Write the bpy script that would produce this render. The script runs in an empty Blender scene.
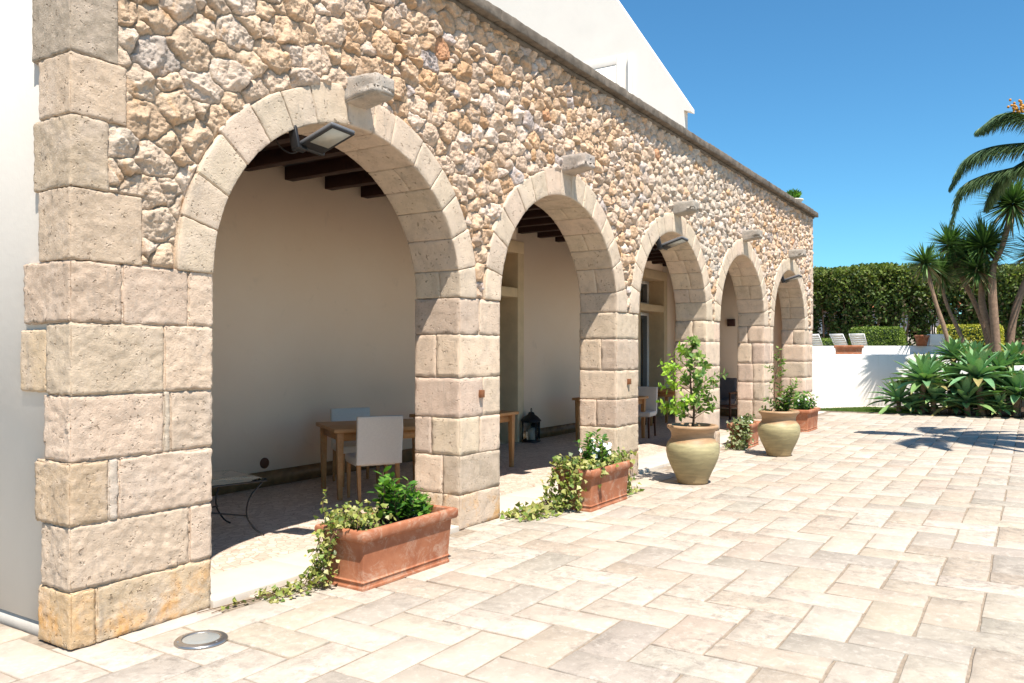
import bpy, math, random
import numpy as np
from mathutils import Vector, Matrix, Euler

random.seed(7)
rng = np.random.default_rng(11)
sc = bpy.context.scene
COL = sc.collection
PI = math.pi
rad = math.radians

# ------------------------------------------------------------------ camera
FPX, HY = 818.0, 351.0
TH = math.atan(522 / 818.0)
fw = Vector((math.cos(TH), math.sin(TH), 0))
CAMPOS = Vector((-2.4015, -4.3197, 1.6))
cam = bpy.data.cameras.new('camera')
cam.sensor_width = 36.0
cam.lens = FPX / 1024 * 36
cam.shift_y = (HY - 341.5) / 1024
cam.clip_end = 2000
cam.clip_start = 0.05
co = bpy.data.objects.new('camera', cam)
COL.objects.link(co)
co.location = CAMPOS
co.rotation_euler = (rad(90), 0, math.atan2(fw.y, fw.x) - rad(90))
sc.camera = co

# ------------------------------------------------------------------ light
SA, SB = 0.29, 0.40            # sun ray travel per metre of fall (x, y)
el = math.atan(1 / math.hypot(SA, SB))
sun = bpy.data.lights.new('sun', 'SUN')
sun.energy = 4.1
sun.angle = rad(0.53)
sun.color = (1.0, 0.935, 0.85)
so = bpy.data.objects.new('sun', sun)
COL.objects.link(so)
so.rotation_euler = Vector((-SA, -SB, 1)).to_track_quat('Z', 'Y').to_euler()
w = bpy.data.worlds.new('World')
sc.world = w
w.use_nodes = True
nt = w.node_tree
bg = nt.nodes['Background']
sky = nt.nodes.new('ShaderNodeTexSky')
sky.sky_type = 'NISHITA'
sky.sun_disc = False
sky.sun_elevation = el
sky.sun_rotation = math.atan2(-SA, -SB)
sky.air_density = 1.0
sky.dust_density = 0.0
sky.ozone_density = 3.0
tint = nt.nodes.new('ShaderNodeMix')
tint.data_type = 'RGBA'; tint.blend_type = 'MULTIPLY'
tint.inputs[0].default_value = 1.0
tint.inputs[7].default_value = (0.42, 0.80, 0.93, 1)
nt.links.new(sky.outputs[0], tint.inputs[6])
nt.links.new(tint.outputs[2], bg.inputs[0])
bg.inputs[1].default_value = 0.078
sc.cycles.diffuse_bounces = 10
sc.cycles.max_bounces = 16
sc.view_settings.view_transform = 'Standard'
sc.view_settings.look = 'None'
sc.view_settings.exposure = 1.22
sc.view_settings.gamma = 1

# ------------------------------------------------------------------ materials
def mat(name, rough=0.85, spec=0.25):
    m = bpy.data.materials.new(name)
    m.use_nodes = True
    b = m.node_tree.nodes['Principled BSDF']
    b.inputs['Roughness'].default_value = rough
    b.inputs['Specular IOR Level'].default_value = spec
    return m, m.node_tree, b

def N(t, kind, **kw):
    n = t.nodes.new(kind)
    for k, v in kw.items():
        if k in n.inputs:
            n.inputs[k].default_value = v
        else:
            setattr(n, k, v)
    return n

def noise(t, scale, detail=4, rough=0.6, dist=0.0, vec=None):
    n = N(t, 'ShaderNodeTexNoise')
    n.inputs['Scale'].default_value = scale
    n.inputs['Detail'].default_value = detail
    n.inputs['Roughness'].default_value = rough
    n.inputs['Distortion'].default_value = dist
    if vec is not None:
        t.links.new(vec, n.inputs['Vector'])
    return n.outputs['Fac']

def ramp(t, fac, stops):
    r = N(t, 'ShaderNodeValToRGB')
    e = r.color_ramp.elements
    while len(e) < len(stops):
        e.new(0.5)
    for k, (p, c) in enumerate(stops):
        e[k].position = p
        e[k].color = c if len(c) == 4 else (*c, 1)
    t.links.new(fac, r.inputs[0])
    return r.outputs[0]

def g(v):
    return (v, v, v, 1)

def mixc(t, a, b, fac, blend='MIX'):
    m = N(t, 'ShaderNodeMix', data_type='RGBA', blend_type=blend)
    for s, v in ((m.inputs[6], a), (m.inputs[7], b), (m.inputs[0], fac)):
        if isinstance(v, (float, int)):
            s.default_value = v
        elif isinstance(v, tuple):
            s.default_value = v if len(v) == 4 else (*v, 1)
        else:
            t.links.new(v, s)
    return m.outputs[2]

def objco(t):
    return N(t, 'ShaderNodeTexCoord').outputs['Object']

def geo(t):
    return N(t, 'ShaderNodeNewGeometry').outputs['Position']

def bump(t, b, h, strength=0.5, dist=0.01):
    n = N(t, 'ShaderNodeBump')
    n.inputs['Strength'].default_value = strength
    n.inputs['Distance'].default_value = dist
    t.links.new(h, n.inputs['Height'])
    t.links.new(n.outputs[0], b.inputs['Normal'])

def addm(t, a, b, op='ADD'):
    n = N(t, 'ShaderNodeMath', operation=op)
    for s, v in ((n.inputs[0], a), (n.inputs[1], b)):
        if isinstance(v, (float, int)):
            s.default_value = v
        else:
            t.links.new(v, s)
    return n.outputs[0]

def tintnode(t):
    a = N(t, 'ShaderNodeAttribute', attribute_name='tint')
    return a.outputs['Color']

def mk_rubble():
    m, t, b = mat('rubble_stone', 0.92, 0.12)
    p = geo(t)
    c = tintnode(t)
    c = mixc(t, c, ramp(t, noise(t, 14, 5, 0.65, 0.3, p), [(0.25, g(0.62)), (0.55, g(1.0)), (0.8, g(1.15))]), 1.0, 'MULTIPLY')
    c = mixc(t, c, (0.56, 0.31, 0.13), ramp(t, noise(t, 7, 3, 0.6, 0.8, p), [(0.56, g(0)), (0.72, g(0.55))]))
    c = mixc(t, c, (0.16, 0.135, 0.11), ramp(t, noise(t, 55, 4, 0.75, 0, p), [(0.56, g(0)), (0.7, g(0.6))]))
    t.links.new(c, b.inputs['Base Color'])
    h = addm(t, noise(t, 38, 6, 0.7, 0.2, p), addm(t, noise(t, 140, 3, 0.6, 0, p), 0.35, 'MULTIPLY'))
    bump(t, b, h, 0.9, 0.02)
    return m

def mk_ashlar():
    m, t, b = mat('dressed_limestone', 0.9, 0.15)
    p = geo(t)
    c = tintnode(t)
    c = mixc(t, c, ramp(t, noise(t, 6, 6, 0.62, 0.4, p), [(0.25, g(0.74)), (0.55, g(1.0)), (0.8, g(1.1))]), 1.0, 'MULTIPLY')
    c = mixc(t, c, (0.62, 0.50, 0.40), ramp(t, noise(t, 3.1, 4, 0.6, 0.5, p), [(0.5, g(0)), (0.7, g(0.5))]))
    vo = N(t, 'ShaderNodeTexVoronoi')
    vo.inputs['Scale'].default_value = 34
    wv = N(t, 'ShaderNodeVectorMath', operation='ADD')
    wn = N(t, 'ShaderNodeTexNoise')
    wn.inputs['Scale'].default_value = 25
    sv = N(t, 'ShaderNodeVectorMath', operation='SCALE')
    sv.inputs['Scale'].default_value = 0.05
    t.links.new(p, wn.inputs['Vector'])
    t.links.new(wn.outputs['Color'], sv.inputs[0])
    t.links.new(p, wv.inputs[0])
    t.links.new(sv.outputs[0], wv.inputs[1])
    t.links.new(wv.outputs[0], vo.inputs['Vector'])
    pits = ramp(t, vo.outputs['Distance'], [(0.10, g(1)), (0.26, g(0))])
    patch = ramp(t, noise(t, 7, 4, 0.65, 0, p), [(0.47, g(0)), (0.62, g(1))])
    big = ramp(t, noise(t, 24, 3, 0.55, 0.3, p), [(0.66, g(0)), (0.71, g(1))])
    pit = addm(t, addm(t, pits, patch, 'MULTIPLY'), big, 'MAXIMUM')
    c = mixc(t, c, (0.30, 0.21, 0.14), addm(t, pit, 0.62, 'MULTIPLY'))
    zs = N(t, 'ShaderNodeSeparateXYZ')
    t.links.new(p, zs.inputs[0])
    zlow = ramp(t, zs.outputs[2], [(0.18, g(1)), (0.36, g(0))])
    c = mixc(t, c, (0.62, 0.33, 0.11), addm(t, zlow, ramp(t, noise(t, 5.5, 5, 0.6, 0.4, p), [(0.50, g(0)), (0.66, g(0.8))]), 'MULTIPLY'))
    c = mixc(t, c, (0.24, 0.215, 0.19), ramp(t, noise(t, 3.4, 8, 0.78, 0.3, p), [(0.57, g(0)), (0.75, g(0.62))]))
    mps = N(t, 'ShaderNodeMapping')
    mps.inputs['Scale'].default_value = (6, 6, 0.9)
    t.links.new(p, mps.inputs[0])
    c = mixc(t, c, (0.27, 0.235, 0.205), ramp(t, noise(t, 1.6, 7, 0.75, 0.4, mps.outputs[0]), [(0.56, g(0)), (0.74, g(0.6))]))
    c = mixc(t, c, (0.70, 0.58, 0.46), ramp(t, noise(t, 28, 6, 0.8, 0.2, p), [(0.5, g(0)), (0.7, g(0.45))]))
    t.links.new(c, b.inputs['Base Color'])
    h = addm(t, addm(t, noise(t, 60, 8, 0.78, 0, p), 0.75, 'MULTIPLY'), addm(t, pit, 1.2, 'MULTIPLY'), 'SUBTRACT')
    bump(t, b, h, 0.8, 0.016)
    return m

def mk_paving():
    m, t, b = mat('limestone_pavers', 0.8, 0.2)
    p = geo(t)
    c = tintnode(t)
    c = mixc(t, c, ramp(t, noise(t, 5, 6, 0.65, 0.3, p), [(0.25, g(0.82)), (0.55, g(1.0)), (0.8, g(1.06))]), 1.0, 'MULTIPLY')
    st = addm(t, ramp(t, noise(t, 0.9, 4, 0.65, 0.5, p), [(0.44, g(0.12)), (0.62, g(0.95))]),
              ramp(t, noise(t, 11, 8, 0.8, 0.5, p), [(0.465, g(0)), (0.615, g(0.8))]), 'MULTIPLY')
    c = mixc(t, c, (0.20, 0.172, 0.145), st)
    c = mixc(t, c, (0.24, 0.19, 0.14), ramp(t, noise(t, 48, 6, 0.75, 0.6, p), [(0.62, g(0)), (0.72, g(0.6))]))
    c = mixc(t, c, (0.56, 0.51, 0.44), ramp(t, noise(t, 17, 6, 0.75, 0.2, p), [(0.52, g(0)), (0.68, g(0.5))]))
    t.links.new(c, b.inputs['Base Color'])
    bump(t, b, addm(t, noise(t, 30, 6, 0.7, 0, p), noise(t, 160, 2, 0.5, 0, p)), 0.25, 0.006)
    return m

def mk_plain(name, col, rough=0.8, spec=0.25, var=0.1, scale=6, bs=0.0, bscale=40, metal=0.0):
    m, t, b = mat(name, rough, spec)
    p = geo(t)
    c = mixc(t, col, ramp(t, noise(t, scale, 5, 0.6, 0.2, p), [(0.25, g(1 - var)), (0.75, g(1 + var))]), 1.0, 'MULTIPLY')
    t.links.new(c, b.inputs['Base Color'])
    b.inputs['Metallic'].default_value = metal
    if bs:
        bump(t, b, noise(t, bscale, 5, 0.6, 0, p), bs, 0.01)
    return m

def mk_plaster():
    m, t, b = mat('white_plaster', 0.9, 0.1)
    p = geo(t)
    c = ramp(t, noise(t, 1.2, 6, 0.6, 0.2, p), [(0.3, (0.73, 0.71, 0.665)), (0.7, (0.80, 0.78, 0.74))])
    mp = N(t, 'ShaderNodeMapping')
    mp.inputs['Scale'].default_value = (5, 5, 0.35)
    t.links.new(p, mp.inputs[0])
    c = mixc(t, c, (0.60, 0.57, 0.51), ramp(t, noise(t, 2.2, 6, 0.7, 0.3, mp.outputs[0]), [(0.55, g(0)), (0.8, g(0.5))]))
    t.links.new(c, b.inputs['Base Color'])
    bump(t, b, noise(t, 18, 6, 0.65, 0, p), 0.12, 0.01)
    return m

def mk_interior():
    m, t, b = mat('cream_interior_plaster', 0.9, 0.1)
    p = geo(t)
    c = ramp(t, noise(t, 0.9, 5, 0.6, 0.2, p), [(0.3, (0.89, 0.70, 0.535)), (0.7, (0.92, 0.745, 0.585))])
    t.links.new(c, b.inputs['Base Color'])
    c = mixc(t, c, (0.62, 0.50, 0.39), ramp(t, noise(t, 3.2, 7, 0.75, 0.5, p), [(0.60, g(0)), (0.80, g(0.5))]))
    t.links.new(c, b.inputs['Base Color'])
    bump(t, b, noise(t, 9, 7, 0.65, 0.2, p), 0.2, 0.012)
    return m

def mk_mosaic():
    m, t, b = mat('mosaic_floor', 0.55, 0.35)
    p = geo(t)
    v = N(t, 'ShaderNodeTexVoronoi', feature='DISTANCE_TO_EDGE')
    v.inputs['Scale'].default_value = 15
    t.links.new(p, v.inputs['Vector'])
    v2 = N(t, 'ShaderNodeTexVoronoi')
    v2.inputs['Scale'].default_value = 15
    t.links.new(p, v2.inputs['Vector'])
    c = mixc(t, (0.44, 0.345, 0.275), (0.60, 0.495, 0.405), N(t, 'ShaderNodeSeparateColor').outputs[0])
    sep = [n for n in t.nodes if n.type == 'SEPARATE_COLOR'][0]
    t.links.new(v2.outputs['Color'], sep.inputs[0])
    c = mixc(t, (0.31, 0.225, 0.165), c, ramp(t, v.outputs['Distance'], [(0.015, g(0)), (0.06, g(1))]))
    t.links.new(c, b.inputs['Base Color'])
    return m

def mk_terracotta():
    m, t, b = mat('terracotta', 0.82, 0.2)
    p = geo(t)
    c = ramp(t, noise(t, 5, 6, 0.65, 0.4, p), [(0.25, (0.25, 0.085, 0.042)), (0.55, (0.35, 0.135, 0.068)), (0.8, (0.42, 0.19, 0.105))])
    c = mixc(t, c, (0.52, 0.37, 0.27), ramp(t, noise(t, 7, 8, 0.8, 0.8, p), [(0.50, g(0)), (0.70, g(0.75))]))
    t.links.new(c, b.inputs['Base Color'])
    bump(t, b, noise(t, 60, 4, 0.6, 0, p), 0.2, 0.004)
    return m

def mk_jar():
    m, t, b = mat('olive_glazed_clay', 0.55, 0.35)
    tc = objco(t)
    sep = N(t, 'ShaderNodeSeparateXYZ')
    t.links.new(tc, sep.inputs[0])
    zz = addm(t, sep.outputs[2], addm(t, noise(t, 6, 4, 0.6, 0, tc), 0.09, 'MULTIPLY'))
    c = ramp(t, zz, [(0.0, (0.36, 0.24, 0.12)), (0.18, (0.33, 0.255, 0.13)), (0.48, (0.385, 0.33, 0.175)), (0.535, (0.40, 0.345, 0.19)), (0.56, (0.37, 0.23, 0.12)), (0.76, (0.40, 0.25, 0.14))])
    mp = N(t, 'ShaderNodeMapping')
    mp.inputs['Scale'].default_value = (1.5, 1.5, 9)
    t.links.new(tc, mp.inputs[0])
    c = mixc(t, c, ramp(t, noise(t, 3, 6, 0.65, 0.4, mp.outputs[0]), [(0.25, g(0.62)), (0.75, g(1.18))]), 1.0, 'MULTIPLY')
    t.links.new(c, b.inputs['Base Color'])
    bump(t, b, noise(t, 5, 4, 0.6, 0, mp.outputs[0]), 0.18, 0.006)
    return m

def mk_wood(name, c1, c2, rough=0.5):
    m, t, b = mat(name, rough, 0.35)
    tc = objco(t)
    mp = N(t, 'ShaderNodeMapping')
    mp.inputs['Scale'].default_value = (3, 14, 3)
    t.links.new(tc, mp.inputs[0])
    c = ramp(t, noise(t, 4, 6, 0.65, 0.8, mp.outputs[0]), [(0.3, c1), (0.7, c2)])
    t.links.new(c, b.inputs['Base Color'])
    return m

def mk_leaf(name, rough=0.45, trans=0.3, gain=1.0):
    m, t, b = mat(name, rough, 0.35)
    c = tintnode(t)
    c = mixc(t, c, ramp(t, noise(t, 25, 3, 0.6, 0, geo(t)), [(0.3, g(0.8 * gain)), (0.7, g(1.2 * gain))]), 1.0, 'MULTIPLY')
    t.links.new(c, b.inputs['Base Color'])
    tr = N(t, 'ShaderNodeBsdfTranslucent')
    t.links.new(mixc(t, c, (1.3, 1.5, 0.5), 1.0, 'MULTIPLY'), tr.inputs[0])
    mx = N(t, 'ShaderNodeMixShader')
    mx.inputs[0].default_value = trans
    out = t.nodes['Material Output']
    t.links.new(b.outputs[0], mx.inputs[1])
    t.links.new(tr.outputs[0], mx.inputs[2])
    t.links.new(mx.outputs[0], out.inputs[0])
    return m

def mk_glass(name, col=(0.03, 0.035, 0.04), rough=0.08):
    m, t, b = mat(name, rough, 0.6)
    c = mixc(t, col, ramp(t, noise(t, 2, 3, 0.5, 0, geo(t)), [(0.3, g(0.8)), (0.7, g(1.2))]), 1.0, 'MULTIPLY')
    t.links.new(c, b.inputs['Base Color'])
    return m

def mk_clear(name):
    m, t, b = mat(name, 0.03, 0.5)
    b.inputs['Base Color'].default_value = (0.9, 0.95, 0.95, 1)
    b.inputs['Transmission Weight'].default_value = 1.0
    b.inputs['IOR'].default_value = 1.2
    return m

M = {}
M['rubble'] = mk_rubble()
M['ashlar'] = mk_ashlar()
M['paving'] = mk_paving()
M['plaster'] = mk_plaster()
M['flank'] = mk_plain('grey_white_plaster', (0.69, 0.645, 0.585), 0.9, 0.1, 0.04, 1.5, 0.12, 20)
M['interior'] = mk_interior()
M['stripgrey'] = mk_plain('grey_base_strip', (0.45, 0.42, 0.38), 0.9, 0.1, 0.15, 8)
M['rust'] = mk_plain('rust_brown', (0.20, 0.085, 0.04), 0.8, 0.2, 0.3, 40)
M['mosaic'] = mk_mosaic()
M['terracotta'] = mk_terracotta()
M['jar'] = mk_jar()
M['oak'] = mk_wood('oak', (0.36, 0.165, 0.055), (0.50, 0.26, 0.10))
M['darkwood'] = mk_wood('dark_stained_wood', (0.020, 0.008, 0.006), (0.045, 0.016, 0.010), 0.6)
M['walnut'] = mk_wood('walnut', (0.06, 0.022, 0.012), (0.10, 0.04, 0.02), 0.5)
M['leaf'] = mk_leaf('leaf')
M['hedge'] = mk_leaf('hedge_leaf', 0.6, 0.25)
M['agave'] = mk_leaf('agave_leaf', 0.5, 0.12)
M['bark'] = mk_plain('bark', (0.24, 0.16, 0.11), 0.95, 0.1, 0.35, 14, 0.8, 30)
M['twig'] = mk_plain('twig', (0.12, 0.075, 0.045), 0.9, 0.1, 0.25, 30)
M['cornice'] = mk_plain('weathered_cornice', (0.155, 0.13, 0.105), 0.95, 0.1, 0.45, 7, 0.6, 30)
M['sill'] = mk_plain('pale_sill_stone', (0.50, 0.44, 0.37), 0.75, 0.25, 0.07, 4, 0.1, 30)
M['skirting'] = mk_plain('brown_marble_skirting', (0.20, 0.115, 0.05), 0.35, 0.4, 0.45, 9)
M['surround'] = mk_plain('sandstone_surround', (0.68, 0.53, 0.34), 0.85, 0.2, 0.1, 5, 0.1, 40)
M['fabric'] = mk_plain('pale_linen', (0.70, 0.635, 0.56), 0.95, 0.1, 0.05, 60, 0.15, 300)
M['greyfabric'] = mk_plain('grey_cushion', (0.12, 0.11, 0.115), 0.95, 0.1, 0.1, 60, 0.15, 300)
M['black'] = mk_plain('black_metal', (0.014, 0.014, 0.015), 0.45, 0.4, 0.2, 30)
M['grey'] = mk_plain('grey_metal', (0.13, 0.13, 0.135), 0.4, 0.5, 0.1, 20)
M['steel'] = mk_plain('brushed_steel', (0.42, 0.41, 0.40), 0.28, 0.5, 0.12, 60, metal=0.9)
M['lens'] = mk_plain('frosted_lens', (0.24, 0.25, 0.24), 0.15, 0.5, 0.05, 4)
M['lampglass'] = mk_plain('lamp_glass', (0.42, 0.41, 0.36), 0.2, 0.5, 0.05, 30)
M['white'] = mk_plain('white_plastic', (0.78, 0.78, 0.77), 0.5, 0.3, 0.04, 8)
M['pane'] = mk_glass('dark_window_glass')
M['clear'] = mk_clear('clear_glass')
M['wax'] = mk_plain('wax', (0.75, 0.71, 0.6), 0.6, 0.3, 0.03)
M['soil'] = mk_plain('dark_soil', (0.055, 0.038, 0.026), 0.95, 0.1, 0.4, 20, 0.8, 40)
M['grass'] = mk_leaf('grass_blades', 0.6, 0.3)
M['lawn'] = mk_plain('lawn_soil', (0.085, 0.125, 0.03), 0.9, 0.1, 0.3, 12, 0.5, 60)
M['earth'] = mk_plain('dry_earth', (0.34, 0.28, 0.20), 0.95, 0.1, 0.25, 0.8, 0.4, 10)
M['grout'] = mk_plain('sandy_grout', (0.26, 0.21, 0.16), 0.95, 0.1, 0.3, 20, 0.5, 60)
M['path'] = mk_plain('pale_concrete', (0.56, 0.50, 0.43), 0.9, 0.1, 0.12, 3, 0.15, 40)
M['box'] = mk_plain('rust_box', (0.075, 0.03, 0.022), 0.6, 0.3, 0.2, 20)
M['rooftile'] = mk_plain('clay_roof_tile', (0.42, 0.15, 0.075), 0.9, 0.1, 0.3, 5, 0.6, 8)
M['pinkwall'] = mk_plain('salmon_render', (0.56, 0.32, 0.24), 0.9, 0.1, 0.1, 3)
M['petal'] = mk_plain('white_petal', (0.80, 0.80, 0.76), 0.7, 0.2, 0.05, 20)
M['orange'] = mk_plain('orange_fruit', (0.48, 0.22, 0.03), 0.6, 0.3, 0.3, 12)

# ------------------------------------------------------------------ numpy noise
def _hash(ix, iy, iz, seed):
    h = (ix.astype(np.int64) * 374761393 + iy.astype(np.int64) * 668265263 + iz.astype(np.int64) * 2147483647 + seed * 974634777) & 0xffffffff
    h = ((h ^ (h >> 13)) * 1274126177) & 0xffffffff
    h = ((h ^ (h >> 16)) * 2246822519) & 0xffffffff
    return ((h ^ (h >> 15)) & 0xffffff) / float(0xffffff)

def vnoise(p, seed=0):
    f = np.floor(p)
    i = f.astype(np.int64)
    u = p - f
    u = u * u * u * (u * (u * 6 - 15) + 10)
    out = 0
    for dx in (0, 1):
        for dy in (0, 1):
            for dz in (0, 1):
                wgt = (u[:, 0] if dx else 1 - u[:, 0]) * (u[:, 1] if dy else 1 - u[:, 1]) * (u[:, 2] if dz else 1 - u[:, 2])
                out = out + wgt * _hash(i[:, 0] + dx, i[:, 1] + dy, i[:, 2] + dz, seed)
    return out * 2 - 1

def fbm(p, oct=4, seed=0, gain=0.5):
    a, s, out = 1.0, 1.0, 0
    for k in range(oct):
        out = out + a * vnoise(p * s + 17.3 * k, seed + k)
        a *= gain
        s *= 2.03
    return out

# ------------------------------------------------------------------ mesh builder
class MB:
    def __init__(self):
        self.V, self.Q, self.T, self.C, self.n = [], [], [], [], 0
        self.P = []          # n-gons

    def add(self, v, quads=None, tris=None, col=(1, 1, 1)):
        v = np.asarray(v, dtype=float).reshape(-1, 3)
        if quads is not None and len(quads):
            self.Q.append(np.asarray(quads, dtype=np.int64).reshape(-1, 4) + self.n)
        if tris is not None and len(tris):
            self.T.append(np.asarray(tris, dtype=np.int64).reshape(-1, 3) + self.n)
        c = np.asarray(col, dtype=float)
        if c.ndim == 1:
            c = np.tile(c[None, :3], (len(v), 1))
        self.V.append(v)
        self.C.append(c)
        self.n += len(v)
        return self

    def box(self, x0, x1, y0, y1, z0, z1, col=(1, 1, 1)):
        v = [(x, y, z) for x in (x0, x1) for y in (y0, y1) for z in (z0, z1)]
        q = [(0, 1, 3, 2), (4, 6, 7, 5), (0, 4, 5, 1), (2, 3, 7, 6), (0, 2, 6, 4), (1, 5, 7, 3)]
        return self.add(v, q, col=col)

    def tube(self, pts, radii, seg=8, col=(1, 1, 1), cap=True):
        pts = np.asarray(pts, float)
        n = len(pts)
        if np.isscalar(radii):
            radii = [radii] * n
        tang = np.gradient(pts, axis=0)
        tang /= np.maximum(np.linalg.norm(tang, axis=1, keepdims=True), 1e-9)
        ref = np.array([0.0, 0, 1]) if abs(tang[0][2]) < 0.9 else np.array([1.0, 0, 0])
        v = []
        for k in range(n):
            a = np.cross(tang[k], ref)
            a /= max(np.linalg.norm(a), 1e-9)
            b = np.cross(a, tang[k])
            ref = np.cross(tang[k], a) * -1 if False else b
            for s in range(seg):
                t = 2 * PI * s / seg
                v.append(pts[k] + radii[k] * (math.cos(t) * a + math.sin(t) * b))
        q = []
        for k in range(n - 1):
            for s in range(seg):
                s2 = (s + 1) % seg
                q.append((k * seg + s, k * seg + s2, (k + 1) * seg + s2, (k + 1) * seg + s))
        tr = []
        if cap:
            v.append(pts[0]); v.append(pts[-1])
            for s in range(seg):
                s2 = (s + 1) % seg
                tr.append((n * seg, s2, s))
                tr.append((n * seg + 1, (n - 1) * seg + s, (n - 1) * seg + s2))
        return self.add(v, q, tr, col)

    def lathe(self, prof, seg=40, center=(0, 0, 0), col=(1, 1, 1), closed=False):
        v, q = [], []
        for r, z in prof:
            for s in range(seg):
                t = 2 * PI * s / seg
                v.append((center[0] + r * math.cos(t), center[1] + r * math.sin(t), center[2] + z))
        for k in range(len(prof) - 1):
            for s in range(seg):
                s2 = (s + 1) % seg
                q.append((k * seg + s, k * seg + s2, (k + 1) * seg + s2, (k + 1) * seg + s))
        return self.add(v, q, col=col)

    def xform(self, mtx):
        R = np.array(mtx)
        self.V = [v @ R[:3, :3].T + R[:3, 3] for v in self.V]
        return self

    def build(self, name, material, parent=None, smooth=False, bevel=0.0, loc=None):
        me = bpy.data.meshes.new(name)
        V = np.concatenate(self.V)
        nq = sum(len(q) for q in self.Q)
        ntri = sum(len(q) for q in self.T)
        Q = np.concatenate(self.Q).ravel() if nq else np.zeros(0, np.int64)
        T = np.concatenate(self.T).ravel() if ntri else np.zeros(0, np.int64)
        me.vertices.add(len(V))
        me.vertices.foreach_set('co', V.ravel())
        loops = np.concatenate([Q, T]).astype(np.int32)
        me.loops.add(len(loops))
        me.loops.foreach_set('vertex_index', loops)
        me.polygons.add(nq + ntri)
        st = np.concatenate([np.arange(nq) * 4, nq * 4 + np.arange(ntri) * 3]).astype(np.int32)
        me.polygons.foreach_set('loop_start', st)
        me.update(calc_edges=True)
        me.validate()
        C = np.concatenate(self.C)
        at = me.attributes.new('tint', 'FLOAT_COLOR', 'POINT')
        at.data.foreach_set('color', np.concatenate([C, np.ones((len(C), 1))], axis=1).ravel())
        if smooth:
            me.polygons.foreach_set('use_smooth', np.ones(nq + ntri, dtype=bool))
        me.materials.append(material)
        o = bpy.data.objects.new(name, me)
        COL.objects.link(o)
        if parent is not None:
            o.parent = parent
        if loc is not None:
            o.location = loc
        if bevel:
            md = o.modifiers.new('bevel', 'BEVEL')
            md.width = bevel
            md.segments = 2
            md.limit_method = 'ANGLE'
        return o

def tag(o, label, cat=None, group=None, kind=None):
    if label: o['label'] = label
    if cat: o['category'] = cat
    if group: o['group'] = group
    if kind: o['kind'] = kind
    return o

def empty(name, label, cat, loc=(0, 0, 0), rz=0.0, group=None):
    o = bpy.data.objects.new(name, None)
    o.empty_display_size = 0.1
    COL.objects.link(o)
    o.location = loc
    o.rotation_euler = (0, 0, rz)
    return tag(o, label, cat, group)

def dup(root, loc, rz, label, scale=1.0, group=None):
    r = root.copy()
    COL.objects.link(r)
    r.location = loc
    r.rotation_euler = (root.rotation_euler[0], root.rotation_euler[1], rz)
    r.scale = (scale,) * 3
    r['label'] = label
    if group: r['group'] = group
    for ch in list(root.children):
        c = ch.copy(); COL.objects.link(c); c.parent = r
        for gch in list(ch.children):
            d = gch.copy(); COL.objects.link(d); d.parent = c
    return r

def struct(o):
    o['kind'] = 'structure'
    return o

def smooth_pts(ctrl, n=24):
    c = [np.array(p, float) for p in ctrl]
    c = [2 * c[0] - c[1]] + c + [2 * c[-1] - c[-2]]
    out = []
    segs = len(c) - 3
    per = max(2, n // segs)
    for k in range(segs):
        p0, p1, p2, p3 = c[k:k + 4]
        for s in range(per):
            t = s / per
            out.append(0.5 * ((2 * p1) + (-p0 + p2) * t + (2 * p0 - 5 * p1 + 4 * p2 - p3) * t * t + (-p0 + 3 * p1 - 3 * p2 + p3) * t ** 3))
    out.append(c[-2])
    return np.array(out)

# rounded, weathered stone block in local metres (centre at origin)
def rblock(l, r=0.02, res=0.04, amp=0.004, seed=0, chip=0.6, off=(0, 0, 0)):
    h = np.array(l, float) / 2
    r = min(r, 0.45 * h.min() * 1.0)
    ax = []
    for k in range(3):
        n = max(1, int(round((2 * h[k] - 2 * r) / res)))
        mid = np.linspace(-h[k] + r, h[k] - r, n + 1)
        ax.append(np.concatenate([[-h[k], -h[k] + 0.35 * r], mid, [h[k] - 0.35 * r, h[k]]]))
    V, Q, base = [], [], 0
    for k in range(3):
        a, b = (k + 1) % 3, (k + 2) % 3
        A, B = np.meshgrid(ax[a], ax[b], indexing='ij')
        na, nb = A.shape
        for s in (-1, 1):
            P = np.zeros((na * nb, 3))
            P[:, a] = A.ravel(); P[:, b] = B.ravel(); P[:, k] = s * h[k]
            ii, jj = np.meshgrid(np.arange(na - 1), np.arange(nb - 1), indexing='ij')
            i0 = (ii * nb + jj).ravel() + base
            q = np.stack([i0, i0 + nb, i0 + nb + 1, i0 + 1], 1)
            if s < 0:
                q = q[:, ::-1]
            V.append(P); Q.append(q); base += len(P)
    P = np.concatenate(V); Q = np.concatenate(Q)
    q0 = np.clip(P, -(h - r), h - r)
    d = P - q0
    L = np.maximum(np.linalg.norm(d, axis=1, keepdims=True), 1e-9)
    nrm = d / L
    edge = np.clip((L[:, 0] / r - 1) / 0.5, 0, 1)
    ns = fbm((P + np.array(off)) * 14 + seed * 3.7, 3, seed)
    n2 = fbm((P + np.array(off)) * 38 + seed * 1.7, 2, seed + 9)
    disp = amp * (ns * 0.55 + n2 * 0.75) - edge * r * chip * np.clip(ns + 0.3, 0, 1.2)
    return q0 + nrm * (r + disp[:, None]), Q, nrm

def add_block(mb, x0, x1, y0, y1, z0, z1, col, r=0.018, res=0.035, amp=0.004, seed=None, gap=0.004, chip=0.6):
    seed = random.randint(1, 9999) if seed is None else seed
    l = (x1 - x0 - gap, y1 - y0 - gap, z1 - z0 - gap)
    c = np.array([(x0 + x1) / 2, (y0 + y1) / 2, (z0 + z1) / 2])
    v, q, _ = rblock(l, r, res, amp, seed, chip)
    mb.add(v + c, q, col=col)

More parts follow.
